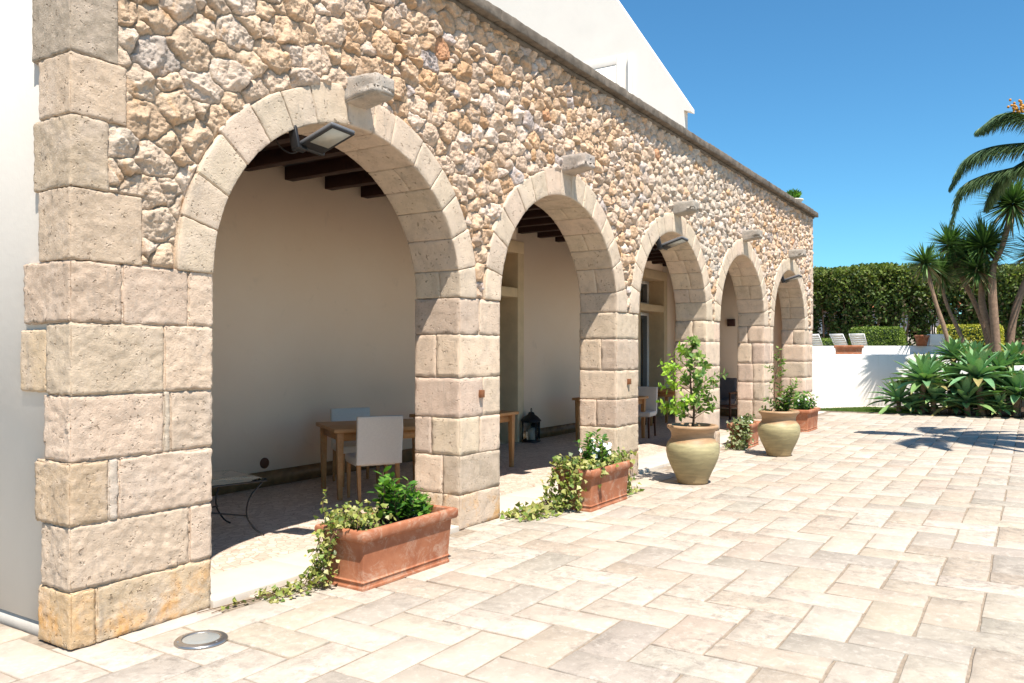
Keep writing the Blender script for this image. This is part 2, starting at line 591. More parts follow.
def jit(c, v=0.08, hue=0.014):
    k = 1 + random.uniform(-v, v)
    return tuple(max(0.0, x * k * (1 + random.uniform(-hue, hue))) for x in c)

# ------------------------------------------------------------------ arcade geometry
STARTS = [0.90 + 3.26 * k for k in range(5)]
SPAN, SPRING, RISE, RING, DEP = 2.60, 2.08, 1.21, 0.27, 0.52
XEND, TOPZ = 17.30, 4.66
ASH = (0.60, 0.462, 0.345)
MORT = (0.47, 0.37, 0.27)

bld = empty('arcade_building', 'long rubble stone arcade with five round arches along the paved court', 'building', (0, 0, 0))

# ---- piers
COURSES = [0.0, 0.31, 0.66, 1.0, 1.36, 1.75, 2.08]
def pier(x0, x1, splits, label=None, res=0.04, amp=0.004, ycut=None):
    mb = MB()
    mb.box(x0 + 0.009, x1 - 0.009, 0.009, DEP - 0.009, -0.02, SPRING - 0.004, MORT)
    for k in range(6):
        z0, z1 = COURSES[k] + random.uniform(-0.012, 0.012) * (k > 0), COURSES[k + 1]
        z0, z1 = COURSES[k], COURSES[k + 1]
        cuts = [x0] + [c for c in splits[k] if x0 < c < x1] + [x1]
        for a, b in zip(cuts[:-1], cuts[1:]):
            ys = [0.0, DEP]
            if random.random() < 0.6 and (b - a) > 0.15:
                ys = [0.0, random.uniform(0.18, 0.34), DEP]
            for ya, yb in zip(ys[:-1], ys[1:]):
                c = jit(ASH, 0.17, 0.025)
                if k == 0:
                    c = jit((0.58, 0.45, 0.33), 0.08)
                add_block(mb, a, b, ya, yb, z0, z1, c, 0.010, res, amp * random.uniform(0.7, 1.4), gap=0.002, chip=2.2)
    o = mb.build('pier', M['ashlar'], bld, True)
    if label: o['label'] = label
    return o

for k in range(1, 5):
    x0 = STARTS[k - 1] + SPAN
    x1 = STARTS[k]
    sp = []
    for c in range(6):
        rr = random.random()
        sp.append([] if rr < 0.4 else [x0 + random.uniform(0.3, 0.5)] if rr < 0.8 else [x0 + 0.42, x0 + 0.54])
    pier(x0, x1, sp, None, 0.03 if k < 3 else 0.05)
pier(STARTS[4] + SPAN, XEND, [[], [16.9], [], [16.8], [], [16.95]], None, 0.06)

# corner pier: bigger toothed quoin blocks, with the narrow face turned to the left
mb = MB()
mb.box(0.06, 0.885, 0.012, DEP - 0.01, -0.02, SPRING - 0.004, MORT)
OR = (0.52, 0.335, 0.17)
low = [
    (0.0, 0.31, [(0.0, 0.145, 0.33, (0.58, 0.40, 0.23)), (0.145, 0.885, DEP, (0.56, 0.42, 0.275))]),
    (0.31, 0.66, [(0.0, 0.73, 0.30, ASH), (0.73, 0.895, DEP, ASH)]),
    (0.66, 1.0, [(-0.008, 0.215, 0.345, (0.56, 0.41, 0.27)), (0.215, 0.275, DEP - 0.1, (0.53, 0.455, 0.37)), (0.275, 0.895, DEP, ASH)]),
    (1.0, 1.36, [(0.0, 0.56, 0.27, ASH), (0.56, 0.60, 0.4, (0.54, 0.45, 0.35)), (0.60, 0.90, DEP, ASH)]),
    (1.36, 1.75, [(0.0, 0.56, 0.25, (0.56, 0.43, 0.31)), (0.56, 0.90, DEP, (0.58, 0.45, 0.33))]),
    (1.75, 2.09, [(0.0, 0.30, 0.48, (0.56, 0.43, 0.31)), (0.30, 0.725, DEP, ASH), (0.725, 0.905, DEP, ASH)]),
]
for k, (z0, z1, bl) in enumerate(low):
    for (a, b, dy, c) in bl:
        add_block(mb, a, b, -0.004 + 0.004 * (k % 2), dy, z0, z1, jit(c, 0.09), 0.011, 0.014, 0.0065, gap=0.002, chip=2.4)
add_block(mb, 0.006, 0.2, 0.255, 0.53, 1.37, 1.72, jit((0.57, 0.425, 0.285)), 0.012, 0.02, 0.005)
QUO = quo = [(2.09, 2.48, 0.42, 0.325), (2.48, 2.87, 0.22, 0.375), (2.87, 3.2, 0.325, 0.32), (3.2, 3.6, 0.275, 0.39), (3.6, 3.98, 0.40, 0.33), (3.98, 4.34, 0.25, 0.38), (4.34, TOPZ - 0.01, 0.36, 0.33)]
for (z0, z1, xw, yw) in quo:
    c = jit((0.54, 0.415, 0.30), 0.09) if z1 < 3.3 else jit((0.41, 0.33, 0.255), 0.06)
    add_block(mb, 0.0, xw, -0.002, yw, z0, z1, c, 0.009, 0.014, 0.0055, gap=0.002, chip=1.4)
tag(mb.build('corner_pier', M['ashlar'], bld, True), 'weathered toothed corner pier of big pitted blocks, orange at its foot')

# ---- arch rings
def arch_ring(x0, nv, res, k):
    mb = MB()
    cx, a, b = x0 + SPAN / 2, SPAN / 2, RISE
    tt = np.linspace(0, PI, 2001)
    seglen = np.hypot(np.diff(a * np.cos(tt)), np.diff(b * np.sin(tt)))
    cum = np.concatenate([[0], np.cumsum(seglen)])
    tot = cum[-1]
    cutsl = np.linspace(0, tot, nv + 1)
    cutsl[1:-1] += rng.uniform(-0.03, 0.03, nv - 1)
    for i in range(nv):
        l0, l1 = cutsl[i], cutsl[i + 1]
        tm = np.interp((l0 + l1) / 2, cum, tt)
        wr = RING + random.uniform(-0.015, 0.03)
        ys = [0.0, DEP] if random.random() < 0.45 else [0.0, random.uniform(0.2, 0.36), DEP]
        c0 = jit((0.62, 0.495, 0.37), 0.05, 0.015)
        for ya, yb in zip(ys[:-1], ys[1:]):
            L = l1 - l0 - 0.005
            v, q, _ = rblock((L + 0.002, wr, yb - ya - 0.002), 0.010, res, 0.0035, random.randint(1, 9999), 0.6)
            s = v[:, 0] + (l0 + l1) / 2
            t = np.interp(s, cum, tt)
            nx, nz = np.cos(t) / a, np.sin(t) / b
            nl = np.hypot(nx, nz); nx /= nl; nz /= nl
            rr = v[:, 1] + wr / 2
            spread = 1.0
            X = cx + a * np.cos(t) + nx * rr * spread
            Z = SPRING + b * np.sin(t) + nz * rr * spread
            Y = v[:, 2] + (ya + yb) / 2 - 0.012
            mb.add(np.stack([X, Y, Z], 1), q[:, ::-1], col=jit(c0, 0.05, 0.01))
    # mortar core strip
    ts = np.linspace(0, PI, 41)
    V, Q = [], []
    for t in ts:
        nx, nz = math.cos(t) / a, math.sin(t) / b
        nl = math.hypot(nx, nz); nx /= nl; nz /= nl
        for rr in (0.012, RING - 0.02):
            for y in (0.014, DEP - 0.02):
                V.append((cx + a * math.cos(t) + nx * rr, y, SPRING + b * math.sin(t) + nz * rr))
    for i in range(len(ts) - 1):
        o = i * 4
        for (p, r_) in ((0, 1), (1, 3), (3, 2), (2, 0)):
            Q.append((o + p, o + r_, o + 4 + r_, o + 4 + p))
    mb.add(V, Q, col=MORT)
    return mb.build('arch_ring', M['ashlar'], bld, True)

for k in range(5):
    arch_ring(STARTS[k], 15, 0.03 if k < 2 else 0.05, k)

# ---- rubble facing: individual stones as relief on a fine sheet
def make_sites():
    cell = 0.085
    pts, siz = [], []
    grid = {}
    tries = 90000
    XS = rng.uniform(-0.2, XEND + 0.2, tries)
    ZS = rng.uniform(1.9, TOPZ + 0.2, tries)
    RS = (0.031 + 0.078 * rng.beta(1.1, 1.9, tries)) * np.clip(1.16 - 0.06 * XS, 0.86, 1.16)
    order = np.argsort(-RS)
    for i in order:
        x, z, r = XS[i], ZS[i], RS[i]
        gx, gz = int(x / 0.3), int(z / 0.3)
        ok = True
        for ax in (-1, 0, 1):
            for az in (-1, 0, 1):
                for (px, pz, pr) in grid.get((gx + ax, gz + az), ()):
                    if ((px - x) * 0.84) ** 2 + ((pz - z) * 1.15) ** 2 < ((pr + r) * 0.93) ** 2:
                        ok = False
                        break
                if not ok: break
            if not ok: break
        if ok:
            grid.setdefault((gx, gz), []).append((x, z, r))
    return np.array([p for l in grid.values() for p in l])

SITES = make_sites()
ns_ = len(SITES)
GREYC = fbm(np.stack([SITES[:, 0] * 0.35, SITES[:, 1] * 0.6, np.zeros(ns_)], 1) + 4.2, 3, 5)
palette = np.array([(0.72, 0.55, 0.37), (0.70, 0.49, 0.29), (0.74, 0.60, 0.44), (0.66, 0.43, 0.23), (0.60, 0.33, 0.17), (0.60, 0.52, 0.43), (0.70, 0.535, 0.36), (0.73, 0.53, 0.33)])
palette = palette * np.array([1.0, 0.975, 1.07])
pw = np.array([0.22, 0.19, 0.18, 0.10, 0.018, 0.05, 0.15, 0.10])
SC = palette[rng.choice(len(palette), ns_, p=pw / pw.sum())] * rng.uniform(0.78, 1.02, (ns_, 1))
greyamt = np.clip(np.exp(-((SITES[:, 0] - 10.5) / 2.6) ** 2) * 0.8 + np.clip(GREYC, 0, 1) * 0.2, 0, 0.8) * (rng.random(ns_) < 0.75)
SC = SC * (1 - greyamt[:, None]) + np.array([0.58, 0.51, 0.43]) * greyamt[:, None] * rng.uniform(0.8, 1.15, (ns_, 1))
# the stones next to the near corner are paler, those beyond the first arch more golden
pale = np.clip(1 - SITES[:, 0] / 2.6, 0, 1) * 0.5
SC = SC * (1 - pale[:, None]) + np.array([0.66, 0.55, 0.42]) * pale[:, None] * rng.uniform(0.78, 1.1, (ns_, 1))
STILT = rng.normal(0, 0.20, (ns_, 2))
FAC = rng.normal(0, 0.5, (ns_, 3, 2)); FOF = rng.uniform(-0.002, 0.022, (ns_, 3))
SDEP = rng.uniform(-0.014, 0.018, ns_)

def rubble_eval(X, Z):
    P3 = np.stack([X * 9, Z * 9, np.zeros_like(X)], 1)
    wx = X + 0.017 * fbm(P3, 3, 31) + 0.006 * vnoise(P3 * 5, 41)
    wz = Z + 0.017 * fbm(P3 + 50, 3, 32) + 0.006 * vnoise(P3 * 5 + 9, 42)
    Y = np.zeros_like(X); C = np.zeros((len(X), 3))
    gx = np.floor(X / 0.5).astype(int); gz = np.floor(Z / 0.5).astype(int)
    key = gx * 1000 + gz
    for kk in np.unique(key):
        idx = np.where(key == kk)[0]
        cx, cz = (kk // 1000) * 0.5 + 0.25, (kk % 1000) * 0.5 + 0.25
        near = np.where((abs(SITES[:, 0] - cx) < 0.62) & (abs(SITES[:, 1] - cz) < 0.62))[0]
        S = SITES[near]
        for c0 in range(0, len(idx), 20000):
            id2 = idx[c0:c0 + 20000]
            dx = (wx[id2, None] - S[None, :, 0]) * 0.84
            dz = (wz[id2, None] - S[None, :, 1]) * 1.15
            pd = dx * dx + dz * dz - (S[None, :, 2] * 1.0) ** 2
            i1 = np.argmin(pd, 1)
            rowi = np.arange(len(id2))
            p1 = pd[rowi, i1]
            sx = (S[i1, None, 0] - S[None, :, 0]) * 0.84
            sz = (S[i1, None, 1] - S[None, :, 1]) * 1.15
            den = 2 * np.sqrt(sx * sx + sz * sz)
            den[rowi, i1] = 1e9
            bd = (pd - p1[:, None]) / np.maximum(den, 1e-4)
            bd[rowi, i1] = 9
            edge = bd.min(1)
            si = near[i1]
            e = np.clip((edge - 0.0035) / 0.024, 0, 1)
            prof = 1 - (1 - e) ** 2.2
            prof = np.where(edge < 0.0035, 0.12, 0.2 + 0.8 * prof)
            lx = wx[id2] - SITES[si, 0]; lz = wz[id2] - SITES[si, 1]
            top_ = 0.044 + SDEP[si] * 0.8 + STILT[si, 0] * lx * 0.6 + STILT[si, 1] * lz * 0.6
            for fk in range(3):
                top_ = np.minimum(top_, 0.040 + SDEP[si] * 0.8 + FOF[si, fk] + FAC[si, fk, 0] * lx + FAC[si, fk, 1] * lz)
            hgt = prof * np.maximum(top_, 0.018)
            # flat broken facets
            q = np.stack([X[id2] * 16, Z[id2] * 16, si * 3.17], 1)
            hgt = hgt + prof * (0.012 * np.abs(fbm(q, 3, 61)) + 0.0045 * fbm(q * 4.1, 3, 63)) - prof * 0.004
            Y[id2] = hgt
            cc = SC[si] * (1 + 0.10 * fbm(q * 1.7, 2, 71))[:, None]
            m = (edge < 0.0045)
            cc[m] = np.array([0.40, 0.305, 0.215])
            C[id2] = cc
    return Y, C

def inside_opening(X, Z, grow):
    r = np.zeros(len(X), bool)
    for s in STARTS:
        cx = s + SPAN / 2
        r |= (((X - cx) / (SPAN / 2 + grow)) ** 2 + (np.clip(Z - SPRING, 0, None) / (RISE + grow)) ** 2 < 1)
    return r

def rubble_patch(mb, xa, xb, step):
    nx = int(round((xb - xa) / step)) + 1
    nz = int(round((TOPZ - SPRING) / step)) + 1
    xs = np.linspace(xa, xb, nx); zs = np.linspace(SPRING - 0.002, TOPZ, nz)
    X, Z = np.meshgrid(xs, zs, indexing='ij')
    X = X.ravel(); Z = Z.ravel()
    Y, C = rubble_eval(X, Z)
    # the stones die into the joint beside the arch rings and the quoins
    fade = np.ones(len(X))
    for s_ in STARTS:
        cx_ = s_ + SPAN / 2
        rr_ = np.hypot(X - cx_, (np.clip(Z - SPRING, 0, None)) * SPAN / 2 / RISE) - SPAN / 2 - RING
        fade = np.minimum(fade, np.clip((rr_ + 0.005) / 0.045, 0, 1))
    for (qa, qb, qw, _y) in QUO:
        inz = (Z >= qa - 0.012) & (Z <= qb + 0.012)
        fade = np.where(inz, np.minimum(fade, np.clip((X - qw - 0.002) / 0.04, 0, 1)), fade)
    fade = np.minimum(fade, np.clip((Z - SPRING - 0.005) / 0.04, 0, 1))
    Y = Y * (1 - (1 - fade) ** 2.2)
    out = 0.027 - Y
    V = np.stack([X, out, Z], 1)
    ins = inside_opening(X, Z, RING - 0.06)
    ii, jj = np.meshgrid(np.arange(nx - 1), np.arange(nz - 1), indexing='ij')
    i0 = (ii * nz + jj).ravel()
    q = np.stack([i0, i0 + nz, i0 + nz + 1, i0 + 1], 1)
    q = q[~(ins[q].all(1))]
    used = np.zeros(len(V), bool); used[q.ravel()] = True
    remap = np.cumsum(used) - 1
    mb.add(V[used], remap[q], col=C[used])

mb = MB()
rubble_patch(mb, 0.05, 3.4, 0.0062)
rubble_patch(mb, 3.4, 7.2, 0.0085)
rubble_patch(mb, 7.2, XEND - 0.02, 0.013)
tag(mb.build('rubble_facing', M['rubble'], bld, True), 'honey and grey rubble stone facing above the arches')

# ---- wall body behind the facing (solid, with arch cut-outs)
mb = MB()
YB0, YB1 = 0.05, DEP
for k in range(6):
    xa = 0.05 if k == 0 else STARTS[k - 1] + SPAN + 0.12
    xb = STARTS[k] - 0.12 if k < 5 else XEND - 0.03
    mb.box(xa, xb, YB0, YB1, SPRING, TOPZ, MORT)
for s in STARTS:
    cx = s + SPAN / 2
    xs = np.linspace(s - 0.12, s + SPAN + 0.12, 41)
    V, Q = [], []
    for x in xs:
        u = max(0, 1 - ((x - cx) / (SPAN / 2 + 0.12)) ** 2)
        zb = SPRING + (RISE + 0.12) * math.sqrt(u)
        V += [(x, YB0, zb), (x, YB1, zb), (x, YB1, TOPZ), (x, YB0, TOPZ)]
    for i in range(40):
        o = i * 4
        for p in range(4):
            Q.append((o + p, o + (p + 1) % 4, o + 4 + (p + 1) % 4, o + 4 + p))
    mb.add(V, Q, col=MORT)
mb.build('wall_core', M['interior'], bld)

# end return of the facing at the far end
mb = MB()
for k in range(7):
    add_block(mb, XEND - 0.16 - 0.1 * (k % 2), XEND + 0.01, -0.015, 0.5, SPRING + 0.37 * k, min(SPRING + 0.37 * (k + 1), TOPZ), jit(ASH, 0.08), 0.02, 0.08, 0.004)
mb.build('far_quoin', M['ashlar'], bld, True)

# ---- cornice
mb = MB()
x = -0.10
while x < XEND + 0.05:
    x2 = min(x + random.uniform(0.75, 1.15), XEND + 0.08)
    if XEND + 0.08 - x2 < 0.3: x2 = XEND + 0.08
    add_block(mb, x, x2, -0.115 + random.uniform(-0.006, 0.006), 0.56, TOPZ + 0.03, TOPZ + 0.142 + random.uniform(-0.005, 0.005), (1, 1, 1), 0.009, 0.06, 0.006, gap=0.006)
    x = x2
mb.box(-0.03, XEND + 0.02, -0.035, 0.54, TOPZ - 0.002, TOPZ + 0.034)
mb.build('cornice', M['cornice'], bld, True)

# ---- stone spouts over the keystones
for k in range(5):
    cx = STARTS[k] + SPAN / 2 + (-0.03 if k == 0 else 0.02)
    zt = 3.63 if k == 0 else 3.72
    mb = MB()
    v, q, _ = rblock((0.25, 0.42, 0.19), 0.02, 0.03, 0.006, 50 + k, 0.9)
    # tapered hollowed underside toward the tip
    tip = np.clip((0.1 - v[:, 1]) / 0.3, 0, 1)
    low_ = v[:, 2] < -0.02
    v[low_, 2] += 0.045 * tip[low_]
    v[:, 0] *= 1 - 0.10 * tip
    mb.add(v + np.array([cx, -0.09, zt - 0.095]), q, col=jit((0.36, 0.325, 0.28), 0.05))
    mb.lathe([(0.0, 0), (0.018, 0), (0.020, 0.004)], 12, (0, 0, 0), (0.05, 0.04, 0.03)) if False else None
    o = mb.build('stone_spout', M['ashlar'], bld, True)
    mb = MB()
    mb.tube([(cx, -0.2985, zt - 0.06), (cx, -0.2, zt - 0.06)], 0.017, 10, (0.05, 0.04, 0.03))
    mb.build('drain_hole', M['black'], o)

# ---- small rust brown boxes on the pier faces
for (hx_, hz_) in ((3.82, 1.17), (7.09, 1.18), (10.33, 1.07)):
    mb = MB()
    mb.box(hx_ - 0.024, hx_ + 0.024, -0.036, 0.02, hz_, hz_ + 0.07)
    mb.build('rust_stub', M['rust'], bld, bevel=0.002)

# ---- sills between the piers
for k in range(5):
    mb = MB()
    s = STARTS[k]
    n = 3
    for i in range(n):
        a, b = s + SPAN * i / n, s + SPAN * (i + 1) / n
        v, q, _ = rblock((b - a - 0.004, 0.52, 0.09), 0.01, 0.12, 0.001, 90 + i + k * 5, 0.3)
        mb.add(v + np.array([(a + b) / 2, 0.258, -0.002]), q, col=(1, 1, 1))
    mb.build('sill', M['sill'], bld, True)

# ---- end and interior walls
mb = MB()
mb.box(0.035, 0.3, 0.26, 9.0, 0.085, 6.5)
tag(mb.build('plaster_wall', M['flank'], bld), 'smooth white plaster flank wall left of the corner pier')
mb = MB()
mb.box(0.042, 0.3, 0.27, 9.0, -0.02, 0.083)
mb.build('base_strip', M['stripgrey'], bld)  # plain grey band along the foot of the flank wall

D1 = (8.05, 9.45); D2 = (14.62, 16.02); DZ = 3.28; YBW = 3.15
mb = MB()
xs = [0.3, D1[0], D1[1], D2[0], D2[1], XEND]
for a, b, door in ((0.3, D1[0], 0), (D1[0], D1[1], 1), (D1[1], D2[0], 0), (D2[0], D2[1], 1), (D2[1], 16.9, 0)):
    if door:
        mb.box(a, b, YBW, YBW + 0.4, DZ, 4.6)
    else:
        mb.box(a, b, YBW, YBW + 0.4, 0.0, 4.6)
mb.build('back_wall', M['interior'], bld)
mb = MB()
mb.box(16.9, XEND - 0.01, DEP, YBW + 0.4, 0, 4.6)
mb.build('end_wall', M['interior'], bld)
mb = MB()
mb.box(0.3, 16.9, DEP, YBW, 3.78, 3.84)
mb.build('ceiling', M['darkwood'], bld)
mb = MB()
mb.box(0.04, XEND - 0.02, DEP - 0.01, 9.0, 4.55, 4.66)
mb.build('roof_slab', M['path'], bld)
x = 0.42
while x < 16.8:
    mb = MB()
    mb.box(x, x + 0.13, DEP - 0.02, YBW + 0.02, 3.625, 3.785)
    mb.build('beam', M['darkwood'], bld, bevel=0.006)
    x += 0.648
# skirting
mb = MB()
for a, b in ((0.3, D1[0] - 0.2), (D1[1] + 0.2, D2[0] - 0.2), (D2[1] + 0.2, 16.9)):
    xx = a
    mb = MB()
    mb.box(a, b, YBW - 0.014, YBW, 0.03, 0.215)
    mb.build('skirting', M['skirting'], bld)
mb = MB()
mb.box(16.886, 16.9, DEP, YBW - 0.016, 0.03, 0.215)
mb.build('skirting', M['skirting'], bld)
# doors: stone surround, reveals, glazed leaves with transom light
for (a, b) in (D1, D2):
    mb = MB()
    for (xa, xb) in ((a - 0.19, a + 0.004), (b - 0.004, b + 0.19)):
        mb.box(xa, xb, YBW - 0.03, YBW + 0.46, 0.03, DZ - 0.004)
    mb.box(a - 0.19, b + 0.19, YBW - 0.031, YBW + 0.46, DZ - 0.004, DZ + 0.2)
    mb.box(a + 0.004, b - 0.004, YBW - 0.024, YBW + 0.455, 2.52, 2.68)
    dr = mb.build('door', M['surround'], bld, bevel=0.008)
    for (z0, z1) in ((0.04, 2.518), (2.682, DZ - 0.006)):
        n = 2
        for i in range(n):
            xa, xb = a + 0.006 + (b - a - 0.012) * i / n, a + 0.004 + (b - a - 0.012) * (i + 1) / n
            f = MB()
            t_ = 0.075
            f.box(xa, xa + t_, YBW + 0.36, YBW + 0.41, z0, z1)
            f.box(xb - t_, xb, YBW + 0.36, YBW + 0.41, z0, z1)
            f.box(xa + t_, xb - t_, YBW + 0.36, YBW + 0.41, z0, z0 + t_)
            f.box(xa + t_, xb - t_, YBW + 0.36, YBW + 0.41, z1 - t_, z1)
            fr = f.build('leaf_frame', M['white'], dr)
            p = MB()
            p.box(xa + t_, xb - t_, YBW + 0.38, YBW + 0.39, z0 + t_, z1 - t_)
            p.build('pane', M['pane'], dr)
# wall socket and rust coloured wall light
mb = MB()
mb.lathe([(0.0, 0.0), (0.055, 0.0), (0.062, -0.006), (0.062, -0.02)], 24)
mb.xform(Matrix.Translation((4.0, YBW - 0.021, 0.31)) @ Matrix.Rotation(rad(90), 4, 'X') )
o = mb.build('wall_vent', M['walnut'], None, True)
tag(o, 'small round brown vent cover low on the inner wall seen through the first arch', 'vent')
mb = MB()
mb.box(16.80, 16.899, 1.68, 1.85, 2.19, 2.36)
mb.box(16.78, 16.80, 1.70, 1.83, 2.21, 2.34)
tag(mb.build('wall_lamp', M['box'], bevel=0.006), 'small rust brown cube wall lamp on the end wall inside the fourth arch', 'wall lamp')

# upper gabled house on the roof
gab = empty('gabled_house', 'plain white gabled house front rising above the stone cornice', 'house', (14, 4, 4.6))
def lp(o):
    return o
mb = MB()
pr = [(1.87, 4.62), (1.87, 6.655), (1.72, 6.60), (1.72, 6.68), (6.0, 13.35), (10.3, 6.68), (10.3, 4.62)]
Y0 = np.array([(0, y, z) for y, z in pr]); Y1 = Y0 + np.array([0.22, 0, 0])
Vg = np.concatenate([Y0, Y1]); n = len(pr)
me = bpy.data.meshes.new('wall')
faces = [list(range(n))[::-1], [i + n for i in range(n)]] + [[i, (i + 1) % n, (i + 1) % n + n, i + n] for i in range(n)]
me.from_pydata([tuple(v - np.array([0, 4, 4.6])) for v in Vg], [], faces)
me.materials.append(M['flank'])
o = bpy.data.objects.new('wall', me); COL.objects.link(o); o.parent = gab
mb = MB()
mb.box(0.22, 6, 4.5 - 4, 9.8 - 4, 0.02, 2.0)
mb.build('rear_wing', M['flank'], gab)
mb = MB()
mb.box(-0.022, 0, 3.20 - 4, 3.42 - 4, 0.4, 3.50)
mb.box(-0.022, 0, 3.42 - 4, 5.6 - 4, 3.30, 3.50)
mb.box(-0.022, 0, 5.6 - 4, 5.82 - 4, 0.4, 3.50)
wf = mb.build('window', M['flank'], gab, bevel=0.01)
mb = MB()
mb.box(-0.012, -0.002, 3.42 - 4, 5.6 - 4, 0.4, 3.3)
mb.build('shutter', M['flank'], wf)
mb = MB()
mb.tube([(-0.05, 3.08 - 4, 0.05), (-0.05, 3.08 - 4, 3.45)], 0.035, 10)
mb.build('downpipe', M['white'], gab, True)

# ------------------------------------------------------------------ ground
mb = MB()
mb.add([(-400, -400, -0.035), (500, -400, -0.035), (500, 400, -0.035), (-400, 400, -0.035)], [(0, 1, 2, 3)])
struct(mb.build('ground', M['earth']))
mb = MB()
PX0, PX1, PY0, PY1 = -9.0, 20.35, -14.0, 5.0
mb.add([(PX0, PY0, -0.0075), (PX1, PY0, -0.0075), (PX1, 0.3, -0.0075), (PX0, 0.3, -0.0075)], [(0, 1, 2, 3)])
mb.add([(PX0, 0.3, -0.0075), (0.06, 0.3, -0.0075), (0.06, PY1, -0.0075), (PX0, PY1, -0.0075)], [(0, 1, 2, 3)])
mb.box(PX1, PX1 + 0.10, PY0, 1.2, -0.03, 0.012)
struct(mb.build('paving_bed', M['grout']))
U = 0.30
mb = MB()
PAL = [(0.425, 0.366, 0.297), (0.44, 0.382, 0.315), (0.40, 0.338, 0.266), (0.43, 0.373, 0.308), (0.38, 0.314, 0.248), (0.35, 0.307, 0.254)]
i0, i1 = int((PX0 - 0.27) / U), int((PX1 - 0.27) / U)
j0, j1 = int((PY0 + 0.15) / U), int((PY1 + 0.15) / U)
# cell (i,j): x from .27+i*U, y from -.15+j*U ; k=(i+j)%4 : 0 left half of a long slab, 2 lower half of an upright slab
kref = (8 + (-12)) % 4
for i in range(i0, i1):
    for j in range(j0, j1):
        k = (i + j - (8 - 12)) % 4
        xa, ya = 0.27 + i * U, -0.15 + j * U
        if k == 0:
            xb, yb = xa + 2 * U, ya + U
        elif k == 2:
            xb, yb = xa + U, ya + 2 * U
        else:
            continue
        xb = min(xb, PX1 - 0.005)
        if xb - xa < 0.1: continue
        cx, cy = (xa + xb) / 2, (ya + yb) / 2
        if cx > 0.0 and cy > 0.16: continue
        if xb > 0.06 and yb > 0.35 and cx > -0.25: xb = 0.045
        if xb - xa < 0.05: continue
        g1 = [0.004 + abs(random.gauss(0, 0.003)) for _ in range(4)]
        X0, X1, Y0_, Y1_ = xa + g1[0], xb - g1[1], ya + g1[2] + 0.001, yb - g1[3] - 0.001
        c = jit(random.choice(PAL), 0.05, 0.012)
        if random.random() < 0.03: c = jit((0.46, 0.40, 0.33), 0.08)
        if abs(cx - 6.2) < 0.3 and abs(cy + 1.35) < 0.17 and k == 0: c = (0.36, 0.32, 0.28)
        z = random.uniform(-0.0032, 0.003)
        jt = lambda: random.uniform(-0.004, 0.004)
        bv = 0.006
        sx = [X0, (X0 * 2 + X1) / 3, (X0 + 2 * X1) / 3, X1]
        sy = [Y0_, (Y0_ * 2 + Y1_) / 3, (Y0_ + 2 * Y1_) / 3, Y1_]
        ringp = [(x, sy[0]) for x in sx] + [(sx[3], y) for y in sy[1:]] + [(x, sy[3]) for x in sx[2::-1]] + [(sx[0], y) for y in sy[2:0:-1]]
        ringp = [(x + jt(), y + jt()) for x, y in ringp]
        nn = len(ringp)
        tx, ty = random.gauss(0, 0.006), random.gauss(0, 0.006)
        V = [(x, y, -0.012) for x, y in ringp]
        V += [(x, y, z - 0.0035) for x, y in ringp]
        V += [(x + (cx - x) / max(abs(cx - x), 0.02) * bv, y + (cy - y) / max(abs(cy - y), 0.02) * bv, z + (x - cx) * tx + (y - cy) * ty) for x, y in ringp]
        V.append((cx, cy, z))
        Q = []
        for a in range(nn):
            b = (a + 1) % nn
            Q += [(a, b, nn + b, nn + a), (nn + a, nn + b, 2 * nn + b, 2 * nn + a)]
        Tt = [(2 * nn + a, 2 * nn + (a + 1) % nn, 3 * nn) for a in range(nn)]
        mb.add(V, Q, Tt, c)
struct(mb.build('paving', M['paving']))
mb = MB()
mb.add([(0.3, 0.515, 0.037), (16.9, 0.515, 0.037), (16.9, 3.2, 0.037), (0.3, 3.2, 0.037)], [(0, 1, 2, 3)])
struct(mb.build('arcade_floor', M['mosaic']))
# far end: lawn wedge, path strip, planting bed, raised terrace
mb = MB()
mb.add([(20.46, 3.5, 0.0), (23.42, 3.5, 0.0), (23.42, -1.4, 0.0), (22.6, -0.6, 0.0), (20.46, 0.9, 0.0)], None, [(0, 1, 2), (0, 2, 3), (0, 3, 4)])
mb.add([(17.2, 0.3, -0.003), (20.4, 0.3, -0.003), (20.4, 6, -0.003), (17.2, 6, -0.003)], [(0, 1, 2, 3)])
struct(mb.build('path', M['path']))
mb = MB()
mb.add([(20.46, 0.9, 0.012), (20.46, -1.9, 0.012), (22.2, -1.5, 0.012), (22.3, -0.4, 0.012)], [(0, 1, 2, 3)])
struct(mb.build('lawn', M['lawn']))
mb = MB()
mb.add([(20.46, -1.5, 0.02), (23.4, -0.9, 0.02), (23.4, -9, 0.02), (20.46, -9, 0.02)], [(0, 3, 2, 1)])
mb.add([(23.4, -2.6, 0.02), (30, -2.6, 0.02), (30, -12, 0.02), (23.4, -12, 0.02)], [(0, 3, 2, 1)])
struct(mb.build('planting_bed', M['soil']))
mb = MB()
mb.box(24.7, 60, -30, 40, -0.3, 1.30)
mb.box(25.0, 26.8, -0.2, 2.6, 1.25, 1.42)
struct(mb.build('terrace', M['earth']))

